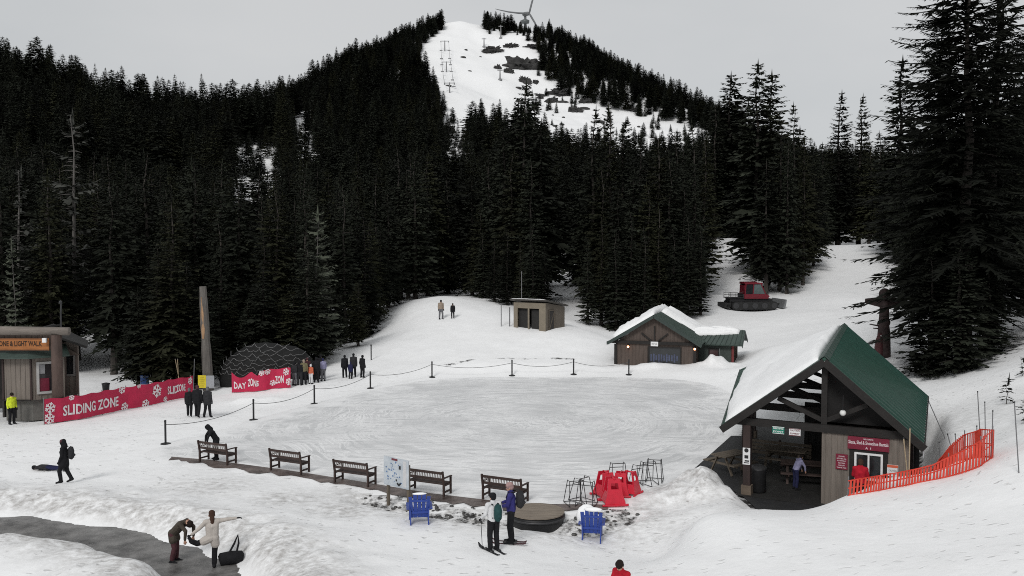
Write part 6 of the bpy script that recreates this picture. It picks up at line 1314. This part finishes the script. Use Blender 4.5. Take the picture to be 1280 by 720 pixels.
for px0, py0, px1, py1, m_, lb in ((1068.5, 570, 1064, 602, BAMBOO, 'pale cane leaning by the booth window'), (1129.5, 548, 1135, 590, BAMBOO, 'slanting pale cane before the booth corner'), (1137.5, 535, 1136, 600, BAMBOO, 'tall upright pale cane before the booth corner'),
                                   (1222, 490, 1226, 552, GREYPOLE, 'tallest dark pole in the bend of the orange fence'), (1231, 503, 1232, 545, GREYPOLE, 'middle dark pole in the bend of the orange fence'), (1241, 514, 1240, 548, GREYPOLE, 'short dark pole in the bend of the orange fence'), (1221, 533, 1222, 553, GREYPOLE, 'thin stub pole against the orange fence'), (1184.5, 543, 1193, 566, GREYPOLE, 'leaning grey pole behind the orange fence'), (1194, 543, 1197, 564, GREYPOLE, 'upright grey pole behind the orange fence'), (1174, 553, 1176, 577, GREYPOLE, 'thin grey stake near the shelter roof corner'), (1161, 502, 1182, 542, GREYPOLE, 'dark pole leaning against the green roof edge'),
                                   (1268, 503, 1274, 585, GREYPOLE, 'tall thin grey pole alone on the bank beyond the orange fence')):
    b = gp(px1, py1 + (4 if py1 < 580 else 6)); a = Vector(wp(px0, py0, b.y)); t = empty('marker_pole', (b.x, b.y, b.z - .1), 0, lb, 'pole'); mb = MB(); mb.tube([(0, 0, 0), a - b + Vector((0, 0, .1))], .02 if m_ is BAMBOO else .018, 6); mb.build('shaft', m_, t); mb = MB(); mb.tube([a - b + Vector((0, 0, .09)), a - b + Vector((0, 0, .13))], .024, 6); mb.build('tip', STEELD, t)
# saplings poking out of the bank
sap = [(3.0, crown_mesh('crown_mesh', 90 + i, 3.0, .85, .3, 8, 4, 4, NEEDLE, droop=.6, irregular=.6, bare_frac=.2), trunk_mesh('trunk_mesh', 3, .05, BARK, 90 + i, 3)) for i in range(2)]
for px, py, h, lb in ((1258, 505, 1.3, 'small bent sapling poking out of the snowy bank'), (1283, 528, 1.0, 'snow buried sapling tip at the edge of the bank'), (1278, 470, 1.1, 'low sapling tip under the big clump on the bank')):
    p = gp(px, py); e = plant(px, 0, h, 0, sap[0], lb, pos=(p.x, p.y))
# carved pole
p = gp(1107, 447); q = Vector((p.x, p.y + .3, hz(p.x, p.y + .3))); hgt = wp(1107, 361, q.y)[2] - q.z; t = empty('carved_pole', q, S_(-8), 'dark carved wooden pole with spread wing crosspiece beside the big clump', 'carved pole'); CW = mat('dark_carved_wood', (.03, .018, .017, 1), .75, .4, 3, .6, 9)
u = hgt / 3.9; mb = MB(); mb.tube([(0, 0, -.3), (0, 0, .1 * u), (0, 0, 1.3 * u), (-.02, 0, 1.9 * u), (0, 0, 2.6 * u), (0, 0, 3.2 * u)], [.40 * u, .40 * u, .36 * u, .30 * u, .27 * u, .26 * u], 10); mb.ball((0, -.05, 1.95 * u), (.34 * u, .3 * u, .3 * u), 10, 8); mb.build('shaft', CW, t, True)
mb = MB(); mb.prism([(-1.05 * u, -.12, 3.05 * u), (-.3 * u, -.12, 2.85 * u), (.3 * u, -.12, 2.85 * u), (.95 * u, -.12, 3.05 * u), (.95 * u, -.12, 3.3 * u), (.3 * u, -.12, 3.45 * u), (-.3 * u, -.12, 3.42 * u), (-1.05 * u, -.12, 3.32 * u)], (0, .24, 0)); mb.build('wing', CW, t)
mb = MB(); mb.ball((0, 0, 3.6 * u), (.33 * u, .3 * u, .34 * u), 12, 8); mb.tube([(0, -.2 * u, 3.6 * u), (0, -.55 * u, 3.5 * u)], [.12 * u, .04 * u], 8); mb.build('head', CW, t, True)
mb = MB(); mb.tube([(-.3 * u, -.2, 0), (-.32 * u, -.22, .5 * u), (-.28 * u, -.2, 1.0 * u), (-.25 * u, -.2, 1.35 * u)], [.24 * u, .25 * u, .2 * u, .12 * u], 8); mb.build('base_figure', mat('red_brown_carving', (.06, .018, .02, 1), .75, .3, 4), t, True)
mb = MB(); mb.tube([(-.25 * u, 0, 1.75 * u), (-.8 * u, 0, 1.85 * u)], [.06 * u, .03 * u], 6); mb.tube([(-.25 * u, 0, 1.6 * u), (-.6 * u, 0, 1.62 * u)], [.05 * u, .03 * u], 6); mb.build('peg', CW, t)
mb = MB(); mb.ball((-.27 * u, -.47 * u, 1.22 * u), .05 * u, 8, 6); mb.build('eye', WHITE, t)

# ================================================================== snow groomer
p = gp(937, 387.5); t = empty('snow_groomer', (p.x, p.y, p.z + .12), S_(4), 'red snow groomer with black tracks parked before the trees', 'snow groomer'); GR = mat('groomer_red', (.15, .008, .018, 1), .35, .15, 3, spec=.5); TRK = mat('track_rubber', (.014, .014, .014, 1), .7, .3, 8, .5, 20)
for sg in (-1, 1):
    mb = MB(); y = sg * 1.25; pr = []
    for i in range(17): a = math.pi * (.5 + i / 16); pr.append((-2.15 + .42 * math.cos(a), .46 + .42 * math.sin(a)))
    for i in range(17): a = math.pi * (-.5 + i / 16); pr.append((2.2 + .42 * math.cos(a), .50 + .42 * math.sin(a)))
    mb.prism([(x, y - .55, z) for x, z in pr], (0, 1.1, 0)); tr = mb.build('track', TRK, t)
    mb = MB()
    for i in range(34): x = -2.4 + i * .142; mb.box((x, y, .90), (.05, 1.14, .06)); mb.box((x, y, .05), (.05, 1.14, .06))
    tag(mb.build('cleats', STEELD, tr), kind='stuff')
    for x in (-2.15, -1.1, 0, 1.1, 2.2): mb = MB(); mb.tube([(x, y - .58, .47), (x, y + .58, .47)], .33, 14); mb.build('wheel', STEELD, tr)
mb = MB(); mb.box((-.1, 0, .95), (4.9, 1.6, .5)); mb.build('chassis', mat('black_chassis', (.02, .02, .021, 1), .6, .2, 4), t)
mb = MB(); mb.prism([(-.95, -1.0, 1.2), (1.75, -1.0, 1.2), (1.95, -1.0, 1.5), (1.65, -1.0, 1.72), (-.95, -1.0, 1.72)], (0, 2.0, 0)); mb.build('body', GR, t)
# cab as pillars and glass
pill = [((-.85, 1.7), (-.75, 2.82)), ((.05, 1.7), (.15, 2.82)), ((1.5, 1.7), (1.0, 2.82))]
for sg in (-1, 1):
    for (x0, z0), (x1, z1) in pill: mb = MB(); mb.bar((x0, sg * .92, z0), (x1, sg * .86, z1), .1, .12, (0, 1, 0)); mb.build('cab_pillar', GR, t)
    mb = MB(); mb.prism([(-.80, sg * .91, 1.74), (.05, sg * .91, 1.74), (.12, sg * .87, 2.8), (-.72, sg * .87, 2.8)], (0, -.02 * sg, 0)); mb.build('side_window', GLASSD, t); mb = MB(); mb.prism([(.1, sg * .91, 1.74), (1.45, sg * .91, 1.74), (.98, sg * .87, 2.8), (.18, sg * .87, 2.8)], (0, -.02 * sg, 0)); mb.build('side_window', mat('grey_green_glass', (.10, .13, .13, 1), .15, .2, 2, spec=.6), t)
mb = MB(); mb.prism([(1.5, -.88, 1.74), (1.5, .88, 1.74), (1.0, .84, 2.8), (1.0, -.84, 2.8)], (-.02, 0, 0)); mb.build('windscreen', MATS['grey_green_glass'], t); mb = MB(); mb.box((-.86, 0, 2.2), (.06, 1.7, 1.0)); mb.build('cab_rear', GR, t)
mb = MB(); mb.box((.12, 0, 2.90), (2.05, 1.85, .14)); rf = mb.build('cab_roof', GR, t); mb = MB(); mb.box((-.2, 0, 3.03), (1.5, 1.5, .1)); mb.build('roof_rack', GR, rf)
for y in (-.7, -.25, .25, .7): mb = MB(); mb.box((1.12, y, 3.04), (.10, .2, .12)); mb.build('work_light', WHITE, rf)
mb = MB(); mb.box((-1.85, 0, 1.3), (1.8, 1.9, .10)); mb.box((-1.05, 0, 1.55), (.1, 1.9, .4)); mb.build('flatbed', MATS['black_chassis'], t)
mb = MB()
for sg in (-1, 1):
    for z in (1.6, 1.85): mb.tube([(-2.7, sg * .9, z), (-1.1, sg * .9, z)], .03, 6)
    for x in (-2.7, -1.9): mb.tube([(x, sg * .9, 1.3), (x, sg * .9, 1.87)], .03, 6)
mb.build('bed_rail', STEELD, t)
mb = MB(); mb.prism([(3.05, -2.1, .25), (3.25, -2.1, .1), (3.4, -2.1, .5), (3.5, -2.1, 1.15), (3.35, -2.1, 1.15), (3.2, -2.1, .6)], (0, 4.2, 0)); mb.build('blade', mat('grey_blade', (.16, .165, .17, 1), .5, .2, 4), t)
for y in (-.6, .6): mb = MB(); mb.bar((2.2, y, .75), (3.2, y, .6), .14, .14); mb.build('push_arm', STEELD, t)
mb = MB(); mb.box((-2.95, 0, .55), (.6, 3.0, .4)); mb.tube([(-2.95, -1.5, .38), (-2.95, 1.5, .38)], .24, 12); mb.build('tiller', TRK, t); mb = MB(); mb.tube([(1.55, -1.05, 1.75), (1.75, -1.3, 2.3), (1.72, -1.32, 2.6)], .03, 6); mb.box((1.72, -1.34, 2.5), (.06, .2, .34)); mb.build('mirror', BLACK, t)

# ================================================================== small poles by the shed
for px0, py0, px1, py1, r_, lb in ((626.5, 381, 626.5, 408, .04, 'grey post beside the flat roofed shed'), (637, 385, 637, 409, .05, 'thicker dark post right against the shed wall'), (652, 340, 652, 376, .035, 'thin dark mast rising behind the shed roof')):
    b = gp(px1, 408 if py1 > 380 else 405); 
    if py1 < 380: b = Vector(wp(652, 405, 84)); b.z = hz(b.x, b.y)
    a = Vector(wp(px0, py0, b.y)); t = empty('post', (b.x, b.y, b.z - .1), 0, lb, 'post'); mb = MB(); mb.tube([(0, 0, 0), (0, 0, a.z - b.z + .1)], r_, 7); mb.build('shaft', GREYPOLE, t); mb = MB(); mb.ball((0, 0, a.z - b.z + .12), r_ * 1.2, 6, 5); mb.build('cap', GREYPOLE, t)
# ================================================================== mountain top: turbine, lift, rocks
TB = mat('turbine_grey', (.15, .155, .16, 1), .6, .08, 1)
hub = Vector(wp(661.5, 17, 800)); zb = hz(hub.x, hub.y); t = empty('wind_turbine', (hub.x, hub.y, zb), 0, 'tall grey wind turbine with three blades and viewing pod behind the summit', 'wind turbine'); hz_ = hub.z - zb
mb = MB(); mb.tube([(-3.5, 2, -3), (-3.5, 2, hz_ * .5), (-3.5, 2, hz_ - 1)], [1.9, 1.5, 1.1], 14); mb.build('tower', TB, t, True); mb = MB(); mb.tube([(-5.5, 3, hz_), (-4, 2.2, hz_), (-1, 0, hz_), (0, -.8, hz_)], [1.5, 2.0, 1.8, .8], 12); mb.build('nacelle', TB, t, True)
mb = MB(); mb.lathe([(1.6, hz_ - 8.6), (3.6, hz_ - 8), (3.8, hz_ - 5.6), (2.0, hz_ - 4.8)], 16, (-3.5, 2, 0)); mb.build('viewing_pod', mat('turbine_pod', (.10, .11, .11, 1), .4, .1, 1), t, True)
for px, py, r0_ in ((619, 11, 1), (681, 58, 1), (677, -28, 1)):
    e = Vector(wp(px, py, 798)) - Vector((hub.x, hub.y, zb)); c = Vector((0, -.6, hz_)); mb = MB(); d = e - c; side = d.cross(Vector((0, 1, 0))).normalized()
    pts = [c + d * f + side * (1.2 * math.sin(f * 3.1)) for f in (0, .08, .3, .6, .85, 1)]; mb.tube(pts, [.7, .85, .8, .62, .42, .2], 8); mb.build('blade', TB, t, True)
LT = mat('lift_steel', (.22, .22, .225, 1), .6, .1, 1)
lp = []
for i, (px, pyb, hpx) in enumerate(((556, 64, 14), (558, 90, 14), (562, 116, 14))):
    b = gp(px, pyb, 300); hgt = hpx / F * b.y; t = empty('chairlift_tower', (b.x, b.y, b.z - .5), 0, 'steel chairlift tower with crossarm on the snow slope, %s' % ('nearest the summit', 'halfway up the white run', 'lowest above the trees')[i], 'lift tower'); mb = MB(); mb.tube([(0, 0, 0), (0, 0, hgt)], [.36, .26], 8); mb.build('mast', LT, t); mb = MB(); mb.box((0, 0, hgt - .3), (5, .35, .3)); mb.build('crossarm', LT, t)
    for sg in (-1, 1): mb = MB(); mb.box((2.4 * sg, 0, hgt - .7), (.4, 2.2, .4)); mb.build('sheave', LT, t)
    lp.append(Vector((b.x, b.y, b.z + hgt - 1)))
for sg, lb in ((-2.4, 'chairlift cable with hanging chairs, tree side'), (2.4, 'chairlift cable with hanging chairs, open run side')):
    t = empty('chairlift_cable', lp[1], 0, lb, 'cable'); off = Vector((sg, 0, 0)) - lp[1]; q = [p + off for p in lp]; mb = MB(); pts = [q[0].lerp(q[1], f) - Vector((0, 0, 4 * 1.5 * f * (1 - f))) for f in np.linspace(0, 1, 7)] + [q[1].lerp(q[2], f) - Vector((0, 0, 4 * 1.5 * f * (1 - f))) for f in np.linspace(.15, 1, 6)]; mb.tube(pts, .07, 4); mb.build('rope', LT, t)
    for p_ in pts[1::2]: mb = MB(); mb.box(p_ - Vector((0, 0, 1.3)), (.1, .1, 2.4)); mb.box(p_ - Vector((0, 0, 2.6)), (1.7, .4, .55)); mb.build('chair', LT, t)
for px, pyb, hpx, lb in ((605, 59, 12, 'snow gun mast on the white summit slope above the rocks'), (626, 48, 17, 'tall dark mast with crossarm on the summit ridge'), (625, 100, 14, 'slim mast with wide foot beside the lower rocks of the run')):
    b = gp(px, pyb, 300); hgt = hpx / F * b.y; t = empty('slope_mast', (b.x, b.y, b.z - .3), 0, lb, 'mast'); mb = MB(); mb.tube([(0, 0, 0), (0, 0, hgt)], [.5, .25], 7); mb.build('mast', LT, t); mb = MB(); mb.box((0, 0, hgt * .9), (3, .4, .4)); mb.lathe([(1.3, 0), (1.1, .8), (.4, 1.4)], 8); mb.build('fittings', LT, t)
ROCK = mat('dark_rock', (.045, .044, .043, 1), .9, .4, .25, .8, .8)
RKS = [(655, 86, 26, 9, 'largest dark rock face below the summit trees'), (617, 65, 13, 3.5, 'flat dark rock patch under the snow gun mast'), (638, 59, 9, 3, 'small dark rock on the summit slope'), (636, 91, 7, 4, 'rounded dark rock beside the slim mast'), (622, 86, 5, 3, 'small grey rock beside the rounded one, open run side'), (668, 60, 14, 2.5, 'thin dark ledge below the turbine'), (700, 118, 15, 4, 'dark ledge at the edge of the ridge trees'), (690, 128, 8, 4, 'small rock in the snow below the ridge ledge'), (669, 104, 5, 2.5, 'tiny dark rock below the largest rock face'), (655, 103, 7, 5, 'narrow dark cleft under the largest rock face'), (720, 140, 9, 4, 'dark rock among shrubs on the lower snow'), (735, 128, 10, 3, 'low dark rock under the ridge trees'), (790, 138, 10, 2.5, 'flat dark rock where the ridge trees end'), (563, 165, 8, 5, 'rock showing in the narrow snow gully'), (578, 185, 8, 5, 'lower rock in the narrow snow gully')]
for i, (px, py, rw, rh, lb) in enumerate(RKS):
    b = gp(px, py, 250); k = b.y / F; bm = bmesh.new(); bmesh.ops.create_icosphere(bm, subdivisions=4, radius=1); r2 = np.random.RandomState(i)
    co = np.array([v.co[:] for v in bm.verts]); f_ = .95 + 1.0 * vnoise(co[:, 0] * 3 + i, co[:, 1] * 3 + co[:, 2] * 2, 1, 40 + i) + .9 * vnoise(co[:, 0] * 8, co[:, 2] * 6 + co[:, 1] * 5, 1, 60 + i) + .5 * vnoise(co[:, 0] * 17, co[:, 2] * 13 + co[:, 1] * 9, 1, 80 + i); me = bpy.data.meshes.new('rock')
    for v, c, f0 in zip(bm.verts, co, f_): v.co = (c[0] * f0 * rw * .78 * k, c[1] * f0 * rw * k * .4, c[2] * f0 * rh * 1.3 * k)
    bm.to_mesh(me); bm.free(); me.materials.append(ROCK); o = add('rock_outcrop', me); o.location = (b.x, b.y, b.z + rh * k * .1); tag(o, lb, 'rock')
rr = random.Random(31); mb = MB()
for i in range(90):
    px, py = rr.uniform(560, 800), rr.uniform(60, 185)
    if px < 640 and rr.random() < .75: continue
    b = gp(px, py, 300)
    if not (poly_sd(np.array([b.x]), np.array([b.y]), RUN)[0] < -2): continue
    s = rr.uniform(.5, 2.0); mb.ball((b.x, b.y, b.z), (s * rr.uniform(.8, 2.2), s, s * rr.uniform(.4, .9)), 6, 5)
tag(mb.build('scattered_rocks', ROCK), 'small dark rocks scattered over the white summit slope', 'rocks', kind='stuff')
# rocks and rubble in the stream bed
rr = random.Random(21); mb = MB()
for i in range(230):
    a = rr.randrange(len(STREAM) - 1); f = rr.random(); q = Vector(STREAM[a]).lerp(Vector(STREAM[a + 1]), f) + Vector((rr.uniform(-.9, .9), rr.uniform(-.8, .8))); s = rr.uniform(.025, .085); z = hz(q.x, q.y)
    if (q - Vector((on0(667, 640, .32)))).length < 1.3: continue
    mb.ball((q.x, q.y, z + s * .2), (s * rr.uniform(.8, 1.5), s, s * rr.uniform(.4, .9)), 5, 4)
tag(mb.build('stream_rubble', mat('wet_rubble', (.05, .048, .046, 1), .5, .5, 5, .5, 10), None), 'dark wet rubble in the stream bed before the rink paving', 'rubble', kind='stuff')
